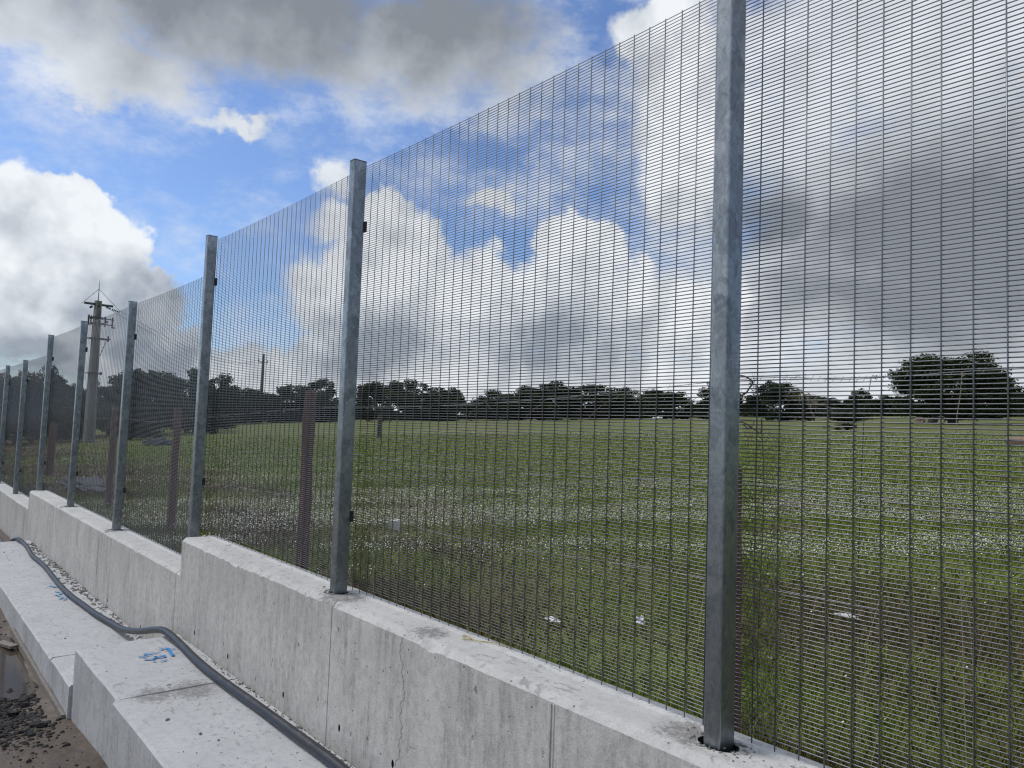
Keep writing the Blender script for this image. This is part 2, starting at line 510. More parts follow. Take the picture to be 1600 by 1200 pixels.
# field turf
M_field, fb, fp = material("field_turf")
ps = pos(fb)
x, y, z = fb.xyz(ps)
n1 = fb.noise(ps, 0.055, 5, 0.6)
n2 = fb.noise(fb.v('MULTIPLY', ps, (0.35, 0.9, 1)), 0.32, 6, 0.65)
n3 = fb.noise(ps, 6.0, 7, 0.7)
n4 = fb.noise(ps, 45.0, 4, 0.7)
c = fb.mix(fb.lin(n3, 0.3, 0.7, 0, 1), (0.095, 0.140, 0.021), (0.205, 0.225, 0.058))
c = fb.mix(fb.m('MULTIPLY', fb.ss(n2, 0.50, 0.66), 0.75), c, (0.150, 0.125, 0.070))
c = fb.mix(fb.m('MULTIPLY', fb.ss(n1, 0.55, 0.66), 0.6), c, (0.135, 0.115, 0.065))
fard = fb.v('LENGTH', fb.v('MULTIPLY', ps, (1, 1, 0)))
c = fb.mix(fb.m('MULTIPLY', fb.ss(fard, 26.0, 55.0), 0.7), c, fb.mix(fb.ss(n2, 0.35, 0.62), (0.085, 0.115, 0.026), (0.130, 0.125, 0.050)))
# bare soil along the wall
soil = fb.m('MULTIPLY', fb.m('SUBTRACT', 1.0, fb.ss(y, 5.5, 10.0)), fb.ss(n2, 0.36, 0.52))
c = fb.mix(fb.m('MULTIPLY', soil, 0.85), c, (0.105, 0.066, 0.046))
c = fb.mix(fb.m('MULTIPLY', fb.ss(n4, 0.55, 0.75), 0.4), c, (0.04, 0.048, 0.018))
# drifts of small white flowers, too far off to be told apart
far = fb.ss(y, 30.0, 60.0)
dr = fb.m('MULTIPLY', fb.ss(fb.noise(fb.v('MULTIPLY', ps, (0.6, 1.6, 1)), 0.11, 5, 0.65), 0.54, 0.66), fb.ss(fb.noise(ps, 2.5, 5, 0.8), 0.48, 0.62))
c = fb.mix(fb.m('MULTIPLY', fb.m('MULTIPLY', dr, far), 0.55), c, (0.48, 0.46, 0.38))
fb.put(fp.inputs['Base Color'], c)
fp.inputs['Roughness'].default_value = 0.9
fp.inputs['Specular IOR Level'].default_value = 0.15
bump(fb, fp, fb.m('ADD', n3, fb.m('MULTIPLY', n4, 0.4)), 0.8, 0.05)

# building-site mud
M_mud, mb, mp = material("site_mud")
ps = pos(mb)
n1 = mb.noise(ps, 1.1, 5, 0.6)
n2 = mb.noise(ps, 12.0, 8, 0.7)
c = mb.mix(mb.lin(n2, 0.3, 0.7, 0, 1), (0.050, 0.034, 0.021), (0.120, 0.085, 0.054))
c = mb.mix(mb.m('MULTIPLY', mb.ss(n1, 0.52, 0.70), 0.6), c, (0.24, 0.22, 0.19))
mb.put(mp.inputs['Base Color'], c)
mb.put(mp.inputs['Roughness'], mb.lin(n1, 0.35, 0.6, 0.28, 0.8))
bump(mb, mp, n2, 0.7, 0.015)
M_water, wb, wp = material("muddy_water")
wb.put(wp.inputs['Base Color'], wb.mix(wb.noise(pos(wb), 3, 4), (0.055, 0.042, 0.030), (0.085, 0.066, 0.048)))
wp.inputs['Roughness'].default_value = 0.06
bump(wb, wp, wb.noise(pos(wb), 30, 3), 0.05, 0.003)


# ------------------------------------------------------------------ ground
def grid_mesh(name, xs, ys, zf, mat):
    X, Y = np.meshgrid(xs, ys, indexing='ij')
    Z = zf(X, Y)
    V = np.stack([X, Y, Z], -1).reshape(-1, 3)
    nx, ny = len(xs), len(ys)
    i, j = np.meshgrid(np.arange(nx - 1), np.arange(ny - 1), indexing='ij')
    a = (i * ny + j).ravel()
    Fc = np.stack([a, a + ny, a + ny + 1, a + 1], -1)
    return mesh_np(name, V, Fc, mat, True)


def wob(X, Y, s, amp, seed=0):
    r = np.random.default_rng(seed)
    Z = np.zeros_like(X)
    for k in range(14):
        th = r.uniform(0, 6.28); fr = s * r.uniform(0.5, 2.2)
        Z += np.sin((X * math.cos(th) + Y * math.sin(th)) * fr + r.uniform(0, 6.28)) / 14 ** .5
    return Z * amp


def field_z(X, Y):
    dd = np.hypot(X, Y)
    return fz(X, Y) + wob(X, Y, 1.6, 0.018, 3) * np.clip(1 - dd / 60, 0, 1) + wob(X, Y, 0.12, 0.10, 5) * np.clip(dd / 60, 0, 1)


xs = np.concatenate([-np.geomspace(2500, 40, 34), np.linspace(-39, 12, 256), np.geomspace(14, 2500, 34)])
ys = np.concatenate([np.linspace(2.17, 14, 90), np.geomspace(14.3, 2500, 90)])
tag(link("field", grid_mesh("field", xs, ys, field_z, M_field)), kind="structure")


def site_z(X, Y):
    z = -2.16 + 0.10 * np.clip((X + 6.5) / 2.0, 0, 1) + wob(X, Y, 6.0, 0.007, 8) + wob(X, Y, 2.0, 0.012, 9)
    pud = np.exp(-(((X + 7.9) / 1.15) ** 2 + ((Y - 0.98) / 0.22) ** 2))
    return z - 0.06 * pud


xs = np.concatenate([-np.geomspace(2500, 22, 24), np.linspace(-21, 4, 300), np.geomspace(4.5, 2500, 24)])
ys = np.concatenate([-np.geomspace(2500, 4, 26), np.linspace(-3.8, 1.9, 90)])
tag(link("site_ground", grid_mesh("site_ground", xs, ys, site_z, M_mud)), kind="structure")
pv = [(-7.9 + 1.5 * math.cos(a) * (1 + .12 * math.sin(3 * a + 1)), 0.93 + 0.33 * math.sin(a) * (1 + .2 * math.sin(2 * a)), -2.185) for a in np.linspace(0, 2 * math.pi, 40, endpoint=False)]
pv = [(a, min(b_, 1.18), c_) for a, b_, c_ in pv]
tag(link("puddle", mesh("puddle", pv, [tuple(range(40))], M_water)), kind="structure")

# ------------------------------------------------------------------ retaining wall
WF, WB = 1.92, 2.178
wall = empty("retaining_wall", (-6, 2.05, -2.1))
tag(wall, "stepped light grey concrete wall carrying the mesh fence", "wall")


def nz1(x, s, seed):
    return mnoise.noise(Vector((x * s, seed * 7.3, 0.37)))


def prof_solid(x0, x1, prof, step, jit):
    """extrude a (y,z) profile along X; jit(i, x) moves profile point i"""
    n = max(2, int(round((x1 - x0) / step)) + 1)
    V, Fc = [], []
    k = len(prof)
    for q in range(n):
        x = x0 + (x1 - x0) * q / (n - 1)
        for i, (yy, zz) in enumerate(prof):
            dy_, dz_ = jit(i, x)
            V.append((x, yy + dy_, zz + dz_))
    for q in range(n - 1):
        for i in range(k):
            a, b_ = q * k + i, q * k + (i + 1) % k
            Fc.append((a, a + k, b_ + k, b_))
    Fc.append(tuple(range(k)))
    Fc.append(tuple(range((n - 1) * k + k - 1, (n - 1) * k - 1, -1)))
    return V, Fc


def wall_jit(i, x):
    chip = max(0.0, nz1(x, 9.0, 1) * 0.9 + nz1(x, 31.0, 2) * 0.6 + nz1(x, 2.0, 5) * 0.5 - 0.25)
    if i == 1: return (0, -0.030 * chip + 0.0015 * nz1(x, 40, 3))
    if i == 2: return (0.026 * chip + 0.002 * nz1(x, 40, 4), -0.006 * chip)
    if i in (3,): return (0.002 * nz1(x, 5, 6), 0)
    return (0, 0)


def cut(ob, cutters):
    """carve real recesses with a boolean and bake the result"""
    bm = bmesh.new()
    for kind, x, y, z in cutters:
        if kind == 'pocket':
            mt = Matrix.Translation((x, y, z - 0.10)) @ Matrix.Diagonal((0.066, 0.049, 0.28, 1)) @ Matrix.Rotation(0.2, 4, 'Z')
            r_ = bmesh.ops.create_cone(bm, cap_ends=True, segments=22, radius1=0.9, radius2=1.06, depth=1, matrix=mt)
            for v_ in r_['verts']:
                s_ = 1 + 0.12 * mnoise.noise(Vector((v_.co.x * 30, v_.co.y * 30, x)))
                v_.co.x = x + (v_.co.x - x) * s_
        else:
            mt = Matrix.Translation((x, WF, z)) @ Matrix.Rotation(R(90), 4, 'X') @ Matrix.Diagonal((0.011, 0.019, 0.1, 1))
            bmesh.ops.create_cone(bm, cap_ends=True, segments=12, radius1=1, radius2=1, depth=1, matrix=mt)
    me = bpy.data.meshes.new("cutter"); bm.to_mesh(me); bm.free()
    co = bpy.data.objects.new("cutter", me); COL.objects.link(co)
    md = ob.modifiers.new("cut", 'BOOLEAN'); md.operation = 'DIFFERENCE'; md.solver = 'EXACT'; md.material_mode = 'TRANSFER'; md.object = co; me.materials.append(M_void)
    bpy.context.view_layer.update()
    ev = ob.evaluated_get(bpy.context.evaluated_depsgraph_get())
    new = bpy.data.meshes.new_from_object(ev)
    ob.modifiers.clear()
    old = ob.data
    ob.data = new
    bpy.data.meshes.remove(old)
    bpy.data.objects.remove(co); bpy.data.meshes.remove(me)


Z1, Z2, Z3 = -0.935, -1.205, -1.475
SEG = [(-3.732, 2.4, Z1), (-6.32, -3.740, Z1), (-9.163, -6.426, Z2), (-11.903, -9.173, Z2), (-14.06, -11.915, Z2), (-17.4, -14.40, Z3), (-20.4, -17.406, Z3), (-40, -20.406, Z3)]
STUB = [(-6.417, -6.3215, Z2), (-14.394, -14.0615, Z3)]
TIES = [(-4.29, -1.575), (-3.595, -1.545), (-3.07, -1.54), (-5.9, -1.58), (-7.34, -1.85), (-8.6, -1.86), (-9.74, -1.86), (-11.37, -1.87), (-5.2, -1.58), (-2.3, -1.54), (-12.6, -1.87)]
for k, (x0, x1, zt) in enumerate(SEG):
    pr_ = [(WF, -2.4), (WF, zt - 0.027), (WF + 0.028, zt), (2.105, zt), (2.116, zt + 0.007), (WB - 0.01, zt + 0.006), (WB, zt - 0.004), (WB, -2.4)]
    V, Fc = prof_solid(x0, x1, pr_, 0.035 if x1 > -12 else 0.3, wall_jit)
    o = link("wall_bay", mesh("wall_bay", V, Fc, M_wall), wall)
    o.matrix_parent_inverse = Matrix.Translation((6, -2.05, 2.1))
    cs = [('pocket', px - 0.03, 2.05, zt) for px in POSTX if x0 + 0.1 < px - 0.03 < x1 - 0.1]
    cs += [('tie', tx, WF, tz) for tx, tz in TIES if x0 + 0.03 < tx < x1 - 0.03]
    if cs: cut(o, cs)
parts = []
for x0, x1, zt in STUB:
    pr_ = [(WF, -2.4), (WF, zt - 0.027), (WF + 0.028, zt), (2.105, zt), (2.116, zt + 0.007), (WB - 0.01, zt + 0.006), (WB, zt - 0.004), (WB, -2.4)]
    o = link("wall_bay", mesh("wall_bay", *prof_solid(x0, x1, pr_, 0.03, wall_jit), M_wall), wall)
    o.matrix_parent_inverse = Matrix.Translation((6, -2.05, 2.1))
o = link('form_fin', boxes('form_fin', [(-2.034, -2.026, WF - .004, WF + .01, -1.7, Z1 - 0.03), (-2.016, -2.011, WF - .003, WF + .01, -1.7, Z1 - 0.031)], M_wall), wall)
o.matrix_parent_inverse = Matrix.Translation((6, -2.05, 2.1))
# core that closes the joints 18 mm behind the face, coloured near-black as painted shade
o = link("wall_core", boxes("wall_core", [(-6.3, 2.39, WF + 0.02, WF + 0.06, -2.38, Z1 - 0.03), (-14.04, -6.31, WF + 0.02, WF + 0.06, -2.38, Z2 - 0.03), (-39.9, -14.06, WF + 0.02, WF + 0.06, -2.38, Z3 - 0.03)], M_clod_joint_shade), wall)
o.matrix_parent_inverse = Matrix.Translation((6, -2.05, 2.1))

# ------------------------------------------------------------------ footing ledge
foot = empty("concrete_footing", (-6, 1.55, -2.2))
tag(foot, "wide grey concrete ledge stepping along the foot of the wall", "footing")


def foot_slab(x0, x1, y0, zt, seed):
    n = max(3, int((x1 - x0) / 0.06) + 1) if x1 > -15 else 12
    ysl = [y0, y0 + 0.014] + list(np.linspace(y0 + 0.08, WF - 0.004, 11))
    V, Fc = [], []
    for i in range(n):
        x = x0 + (x1 - x0) * i / (n - 1)
        chip = max(0, nz1(x, 7, seed) + nz1(x, 23, seed + 1) * 0.5 - 0.2)
        V.append((x, y0 + 0.004 * nz1(x, 3, seed), -2.45))
        for j, yy in enumerate(ysl):
            zz = zt + 0.005 * mnoise.noise(Vector((x * 2.2, yy * 2.2, seed))) + 0.0015 * mnoise.noise(Vector((x * 14, yy * 14, seed)))
            if j == 0: zz = zt - 0.014 - 0.02 * chip
            if j == 1: zz -= 0.004 * chip; yy += 0.018 * chip
            V.append((x, yy + (0.004 * nz1(x, 3, seed) if j < 2 else 0), zz))
        V.append((x, WF - 0.004, -2.45))
    k = len(ysl) + 2
    for i in range(n - 1):
        for j in range(k):
            a, b_ = i * k + j, i * k + (j + 1) % k
            Fc.append((a, a + k, b_ + k, b_))
    Fc.append(tuple(range(k))); Fc.append(tuple(range(n * k - 1, (n - 1) * k - 1, -1)))
    o = link("footing_slab", mesh("footing_slab", V, Fc, M_foot), foot)
    o.matrix_parent_inverse = Matrix.Translation((6, -1.55, 2.2))
    return o


ZA, ZB, ZC = -1.675, -1.93, -2.2
foot_slab(-4.998, 2.4, 1.182, ZA, 1)
mid_slab = foot_slab(-6.26, -5.004, 1.208, ZA + 0.004, 2)
foot_slab(-7.045, -6.265, 1.188, ZB, 3)
foot_slab(-8.895, -7.051, 1.186, ZB + 0.003, 4)
far_slab = foot_slab(-13.70, -8.901, 1.190, ZB, 5)
foot_slab(-40, -13.705, 1.19, ZC, 6)


def stroke(pts, wd, z):
    """flat paint stroke with a ragged width"""
    pts = catmull([(a, b_, z) for a, b_ in pts], 6)
    V, Fc = [], []
    for i, p_ in enumerate(pts):
        t = (pts[min(i + 1, len(pts) - 1)] - pts[max(i - 1, 0)]).normalized()
        s_ = Vector((-t.y, t.x, 0)) * wd * (0.8 + 0.5 * abs(mnoise.noise(p_ * 60)))
        V += [p_ + s_, p_ - s_]
    for i in range(len(pts) - 1):
        Fc.append((2 * i, 2 * i + 1, 2 * i + 3, 2 * i + 2))
    return V, Fc


zp = ZA + 0.0135
st = [stroke([(-5.882, 1.682), (-5.901, 1.711), (-5.887, 1.733), (-5.797, 1.726), (-5.702, 1.716), (-5.689, 1.723)], 0.012, zp), stroke([(-5.866, 1.742), (-5.857, 1.755), (-5.85, 1.776)], 0.009, zp + .0003),
      stroke([(-5.808, 1.651), (-5.822, 1.621), (-5.837, 1.591), (-5.828, 1.563), (-5.795, 1.571), (-5.784, 1.602)], 0.009, zp), stroke([(-5.789, 1.512), (-5.775, 1.533), (-5.767, 1.56)], 0.009, zp),
      stroke([(-5.743, 1.638), (-5.727, 1.663), (-5.694, 1.659), (-5.695, 1.629), (-5.729, 1.605), (-5.704, 1.602), (-5.685, 1.577), (-5.696, 1.546), (-5.715, 1.53)], 0.011, zp + .0005),
      stroke([(-5.629, 1.566), (-5.628, 1.586)], 0.011, zp), stroke([(-5.606, 1.605), (-5.607, 1.63), (-5.618, 1.654)], 0.009, zp)]
mo = link("paint_mark", mesh("paint_mark", *join_vf(st), M_paint), mid_slab)
mo.matrix_parent_inverse = (mid_slab.matrix_parent_inverse).inverted() @ mid_slab.matrix_parent_inverse
mo["label"] = "blue sprayed survey mark"
zp = ZB + 0.009
st = [stroke([(-9.98, 1.63), (-9.85, 1.66)], 0.02, zp), stroke([(-9.62, 1.62), (-9.5, 1.66), (-9.42, 1.62)], 0.014, zp), stroke([(-9.45, 1.60), (-9.30, 1.63), (-9.2, 1.60)], 0.016, zp + .0005), stroke([(-9.25, 1.66), (-9.13, 1.63)], 0.014, zp)]
mo = link("paint_mark", mesh("paint_mark", *join_vf(st), M_paint2), far_slab)
mo["label"] = "faded blue sprayed mark"

# ------------------------------------------------------------------ fence posts
def rbox(w_, dpt, z0, z1, r_=0.006, seg=3):
    ring = []
    for cx, cy, a0 in ((w_ / 2 - r_, dpt / 2 - r_, 0), (-w_ / 2 + r_, dpt / 2 - r_, 90), (-w_ / 2 + r_, -dpt / 2 + r_, 180), (w_ / 2 - r_, -dpt / 2 + r_, 270)):
        for q in range(seg + 1):
            a = R(a0 + 90 * q / seg)
            ring.append((cx + r_ * math.cos(a), cy + r_ * math.sin(a)))
    k = len(ring)
    V = [(x, y, z0) for x, y in ring] + [(x, y, z1) for x, y in ring]
    Fc = [(i, (i + 1) % k, k + (i + 1) % k, k + i) for i in range(k)]
    Fc += [tuple(range(k - 1, -1, -1)), tuple(range(k, 2 * k))]
    return V, Fc


post_base = [Z1, Z1, Z2, Z2, Z2, Z3, Z3, Z3]
post_top = [1.532, 1.527, 1.533, 1.256, 1.266, 1.268, 0.985, 0.995]
POST_LABEL = ["tall galvanised square post nearest the camera, cut off at the top",
              "second galvanised post from the right, in a dark pocket on the upper wall",
              "third galvanised post from the right, rising behind the end of the raised wall",
              "fourth galvanised post from the right, just right of the concrete utility pole",
              "fifth galvanised post from the right, just left of the concrete utility pole",
              "sixth galvanised post from the right, behind the second wall step",
              "second galvanised post from the left edge, on the lowest wall",
              "leftmost galvanised post, cut by the left edge of the photo"]
for i, px in enumerate(POSTX):
    e = empty("fence_post", (px - 0.03, 2.05, post_base[i]))
    tag(e, POST_LABEL[i], "fence post", "galvanised posts of the mesh fence")
    e.rotation_euler = (R(random.uniform(-.25, .25)), R(random.uniform(-.2, .2)), 0)
    h = post_top[i] - post_base[i]
    link("shaft", mesh("shaft", *rbox(0.060, 0.080, -0.19, h - 0.004), M_galv), e)
    link("cap", mesh("cap", *rbox(0.0625, 0.0825, h - 0.0037, h + 0.001, 0.007), M_steel), e)
    for zc in ((post_top[i] - 0.38, post_top[i] - 2.04) if i else ()):
        zl = zc - post_base[i]
        link("clip", boxes("clip", [(-0.026, 0.034, 0.0402, 0.0555, zl - 0.03, zl + 0.03), (0.0302, 0.033, 0.032, 0.0400, zl - 0.026, zl + 0.026)], M_clip), e)

# ------------------------------------------------------------------ welded mesh panels
HP = 0.0127
NH = 191
PL = 32 * 0.0762
BOW = 0.0166


def bowy(t):
    return 4 * BOW * t * (1 - t)


def hwire_vf(z, sides=4):
    n = 9
    path = [(-0.014 + (PL + 0.028) * i / (n - 1), bowy(min(1, max(0, (PL * i / (n - 1)) / PL))), z) for i in range(n)]
    return tube_vf(path, 0.0019, sides, False)


HW = mesh("horizontal_wire", *hwire_vf(0.0), M_wire, True)
VW = mesh("vertical_wire", *tube_vf([(0, 0, 0), (0, 0, 1.2), (0, 0, 2.446)], 0.0021, 5, True), M_wire, True)
PANELS = [(-1.495, Z1, "nearest mesh panel, right of the big foreground post", True),
          (-3.956, Z1, "wide mesh panel between the nearest and second posts", True),
          (-6.482, Z1, "mesh panel between the second and third posts on the raised wall", True),
          (-9.03, Z2, "mesh panel between third and fourth posts, first one below the wall step", False),
          (-11.56, Z2, "mesh panel between fourth and fifth posts, in front of the utility pole", False),
          (-14.11, Z2, "mesh panel between fifth and sixth posts, left of the utility pole", False),
          (-16.64, Z3, "mesh panel between the sixth post and the second post from the left", False),
          (-19.17, Z3, "narrow looking mesh panel between the two leftmost posts", False),
          (-21.70, Z3, "sliver of mesh panel at the left edge, beyond the leftmost post", False)]
for x0, zt, lab, fine_ in PANELS:
    zb = zt + 0.012
    e = empty("wire_fence", (x0, 2.115, zb))
    tag(e, lab, "mesh panel", "welded wire mesh panels of the fence")
    if fine_:
        for k in range(NH):
            link("horizontal_wire", HW, e, (0, 0, 0.030 + k * HP))
        for k in range(33):
            link("vertical_wire", VW, e, (k * 0.0762, bowy(k / 32) - 0.0038, 0))
    else:
        v0, f0 = hwire_vf(0.0)
        v0 = np.array([tuple(q) for q in v0]); f0 = np.array(f0)
        V = np.concatenate([v0 + (0, 0, 0.030 + k * HP) for k in range(NH)])
        Fc = np.concatenate([f0 + k * len(v0) for k in range(NH)])
        o = link("horizontal_wires", mesh_np("horizontal_wires", V, Fc, M_wire, True), e)
        o["kind"] = "stuff"
        for k in range(33):
            link("vertical_wire", VW, e, (k * 0.0762, bowy(k / 32) - 0.0038, 0))

# ------------------------------------------------------------------ black water pipe along the ledge
rp = 0.026
PA = [(-19.0, 1.80, ZC + rp), (-16.0, 1.78, ZC + rp), (-15.0, 1.74, ZC + rp + .01), (-14.35, 1.72, ZC + 0.10), (-13.95, 1.735, ZB - 0.02), (-13.6, 1.755, ZB + rp + 0.02), (-13.2, 1.78, -1.894), (-12.66, 1.763, -1.894), (-12.04, 1.727, -1.894), (-11.56, 1.734, -1.894), (-11.09, 1.737, -1.894),
      (-10.51, 1.718, -1.894), (-9.975, 1.70, -1.894), (-9.54, 1.692, -1.894), (-9.12, 1.696, -1.894), (-8.65, 1.719, -1.894), (-8.21, 1.741, -1.894), (-7.76, 1.783, -1.89),
      (-7.32, 1.788, -1.853), (-6.84, 1.793, -1.758), (-6.50, 1.799, -1.674), (-6.267, 1.804, -1.628), (-6.086, 1.809, -1.625), (-5.86, 1.814, -1.638), (-5.54, 1.795, -1.638),
      (-5.21, 1.784, -1.638), (-4.87, 1.785, -1.638), (-4.4, 1.80, -1.638), (-3.87, 1.812, -1.638), (-3.385, 1.818, -1.638), (-2.6, 1.80, -1.638), (-1.6, 1.78, -1.638), (-0.4, 1.80, -1.638), (1.5, 1.79, -1.638)]
path = catmull(PA, 7)
e = empty("water_pipe", (-6.1, 1.8, ZA))
tag(e, "long black plastic water pipe snaking over the concrete ledge", "pipe")
po = link("pipe_body", mesh("pipe_body", *tube_vf(path, rp, 16), M_pipe, True), e)
po.matrix_parent_inverse = Matrix.Translation((6.1, -1.8, -ZA))
# thin co-extruded stripes, twisting slowly
for s_, a0 in enumerate((-2.5, -0.3)):
    V, Fc = [], []
    n = len(path)
    for i in range(n):
        t = (path[min(i + 1, n - 1)] - path[max(i - 1, 0)]).normalized()
        side = t.cross(Vector((0, 0, 1))).normalized(); up = side.cross(t)
        a = a0 + 0.5 * math.sin(i * 0.035)
        for da in (-0.06, 0.06):
            dd = side * math.cos(a + da) + up * abs(math.sin(a + da)) if s_ else side * math.cos(a + da) - up * math.sin(a + da)
            V.append(path[i] + dd * (rp + 0.0006))
    for i in range(n - 1):
        Fc.append((2 * i, 2 * i + 1, 2 * i + 3, 2 * i + 2))
    so_ = link("stripe", mesh("stripe", V, Fc, M_stripe), e)
    so_.matrix_parent_inverse = Matrix.Translation((6.1, -1.8, -ZA))


# ------------------------------------------------------------------ oaks
def leaf_cloud(centres, radii, n_per, size, r, squash=0.8):
    """small leaf-sprig faces spread over and through clumps"""
    Vs, Fs = [], []
    o = 0
    for c_, rad, n_ in zip(centres, radii, n_per):
        u = r.normal(size=(n_, 3)); u /= np.linalg.norm(u, axis=1)[:, None]
        rr = rad * np.clip(r.normal(0.84, 0.22, n_), 0.15, 1.25)
        pt = c_ + u * rr[:, None] * np.array([1, 1, squash])
        nrm = u + r.normal(scale=0.7, size=(n_, 3)); nrm /= np.linalg.norm(nrm, axis=1)[:, None]
        a = np.cross(nrm, r.normal(size=(n_, 3))); a /= np.linalg.norm(a, axis=1)[:, None]
        b_ = np.cross(nrm, a)
        s_ = size * r.uniform(0.55, 1.4, n_)[:, None]
        q = np.stack([pt - a * s_, pt + b_ * s_ * 0.62, pt + a * s_, pt - b_ * s_ * 0.62], 1)
        Vs.append(q.reshape(-1, 3)); Fs.append(np.arange(o, o + 4 * n_).reshape(-1, 4)); o += 4 * n_
    return np.concatenate(Vs), np.concatenate(Fs)


def make_oak(seed, leaf, trunk_frac=0.22, n_leaf=9000, open_=0.0, puffs=46):
    """unit oak: height 1, crown radius 0.5 (scaled per tree); returns trunk mesh and crown mesh"""
    r = np.random.default_rng(seed)
    cen, rad = [], []
    for k in range(puffs):
        th = r.uniform(0, 2 * math.pi)
        q = 0.41 * math.sqrt(r.uniform(0.02, 1)) * (1 + 0.12 * math.sin(2 * th + seed))
        zm = math.sqrt(max(0.05, 1 - (q / 0.47) ** 2)) * (1 + 0.10 * math.sin(3 * th + q * 9 + seed))
        cen.append((q * math.cos(th), q * math.sin(th), trunk_frac + 0.06 + (0.86 - trunk_frac) * zm * r.uniform(0.15, 1) ** 0.6))
        rad.append(r.uniform(0.065, 0.13))
    for k in range(16):      # low skirts
        th = r.uniform(0, 2 * math.pi); q = r.uniform(0.15, 0.43)
        cen.append((q * math.cos(th), q * math.sin(th), trunk_frac + r.uniform(0.01, 0.14))); rad.append(r.uniform(0.06, 0.10))
    cen = np.array(cen); rad = np.array(rad) * (1 - open_)
    wgt = rad ** 2; npr = np.maximum(20, (n_leaf * wgt / wgt.sum()).astype(int))
    V, Fc = leaf_cloud(cen, rad, npr, leaf, r)
    crown = mesh_np("oak_crown", V, Fc, M_leaf)
    parts = []
    lean = r.normal(0, 0.03, 2)
    fork = Vector((lean[0], lean[1], trunk_frac))
    parts.append(tube_vf([(0, 0, -0.03), (0, 0, 0.01), (lean[0] * .4, lean[1] * .4, trunk_frac * .5), fork], [0.055, 0.042, 0.033, 0.030], 8, False))
    for k in range(0, len(cen), 3):
        c_ = Vector(cen[k])
        midp = fork.lerp(c_, 0.5) + Vector((r.normal(0, .03), r.normal(0, .03), -0.02))
        parts.append(tube_vf([fork - Vector((0, 0, .02)), midp, c_], [0.022, 0.012, 0.004], 5, False))
    trunk = mesh("oak_trunk", *join_vf(parts), M_bark, True)
    return trunk, crown


PROTO = [make_oak(s, 0.020, tf, 12000) for s, tf in ((1, 0.05), (2, 0.03), (3, 0.07), (4, 0.02), (5, 0.04))]
BIG = make_oak(23, 0.0125, 0.09, 36000, 0.08, 95)
NEAR = [make_oak(s, 0.019, tf, 15000) for s, tf in ((31, 0.10), (32, 0.14))]
TREES = [(-29.6, 80.7, 7.0, 11.6, 'B', "large spreading oak standing alone at the far right of the field"),
         (-60.5, 101.3, 6.0, 8.3, 0, "dark dome shaped oak just right of the nearest fence post"),
         (-77.7, 110.4, 6.3, 7.4, 1, "oak half hidden behind the left edge of the nearest post"),
         (-87.9, 109.0, 5.8, 11.3, 2, "low wide oak, next left of the one behind the nearest post"),
         (-109.5, 87.2, 5.3, 10.2, 3, "low oak at the left end of the middle clump, right of the sky gap"),
         (-101.1, 91.0, 7.3, 12.8, 4, "tallest oak of the clump in the middle of the far tree line"),
         (-97.1, 99.5, 6.8, 13.6, 0, "broad oak right of the tallest one in the middle clump"),
         (-97.8, 108.4, 5.9, 8.0, 1, "small oak at the right end of the middle clump"),
         (-112.4, 65.2, 7.7, 9.8, 2, "tall oak right beside the second fence post"),
         (-112.7, 72.5, 6.8, 10.0, 3, "middle oak of the clump right of the second post"),
         (-113.2, 78.9, 6.5, 8.0, 4, "oak at the right end of its clump, just left of the sky gap"),
         (-115.6, 54.9, 7.6, 7.4, 0, "round topped oak standing just left of the second post"),
         (-121.6, 51.3, 6.2, 9.0, 1, "low oak right of the thin far utility pole"),
         (-121.8, 45.4, 6.5, 9.3, 2, "oak below and left of the thin far utility pole"),
         (-115.7, 38.8, 7.1, 7.4, 3, "oak directly right of the third fence post"),
         (-72.8, 21.9, 5.9, 5.8, 'N', "bushy dark oak just left of the third fence post"),
         (-67.9, 16.9, 5.8, 6.0, 'M', "tallest bushy oak just right of the fourth fence post"),
         (-70.4, 15.1, 4.9, 4.4, 'N', "small oak right of the concrete pole, left of the fourth post"),
         (-69.0, 11.6, 4.5, 3.4, 'M', "low oak just left of the concrete pole"),
         (-63.4, 8.9, 5.2, 3.8, 'N', "ragged oak between the sixth and seventh posts at left"),
         (-65.6, 7.3, 5.1, 4.0, 'M', "oak at the left edge of the photo behind the two leftmost posts"),
         (-77.7, 145.6, 4.6, 9.4, 4, "distant low oak right of the dark dome shaped one"),
         (-64.9, 135.2, 5.3, 4.4, 0, "small narrow tree alone left of the large spreading oak"),
         (-68.3, 155.7, 4.0, 10.0, 1, "distant low oak behind the small narrow tree"),
         (-42.8, 143.8, 4.4, 10.0, 2, "distant oak at the right edge behind the large spreading oak")]
for x, y, h, wd, kd, lab in TREES:
    tr, cr = {'B': BIG, 'N': NEAR[0], 'M': NEAR[1]}.get(kd) or PROTO[kd]
    e = empty("oak_tree", (x, y, float(fz(x, y)) - 0.05))
    tag(e, lab, "tree", "oaks around the field")
    e.scale = (wd * 1.15, wd * 1.15, h * 1.07)
    e.rotation_euler = (0, 0, random.uniform(0, 6.28))
    link("trunk", tr, e); link("crown", cr, e)

# shrubs under the left-hand trees and along the far side
def make_shrub(seed):
    r = np.random.default_rng(seed)
    cen = np.array([(r.normal(0, .2), r.normal(0, .2), r.uniform(0.15, 0.72)) for _ in range(18)])
    rad = r.uniform(0.13, 0.26, 18)
    V, Fc = leaf_cloud(cen, rad, [260] * 18, 0.026, r)
    crown = mesh_np("shrub_crown", V, Fc, M_leaf2)
    parts = [tube_vf([(0, 0, -0.05), tuple(c_ * 0.6), tuple(c_)], [0.02, 0.012, 0.004], 4, False) for c_ in cen[::3]]
    return mesh("shrub_stems", *join_vf(parts), M_bark, True), crown


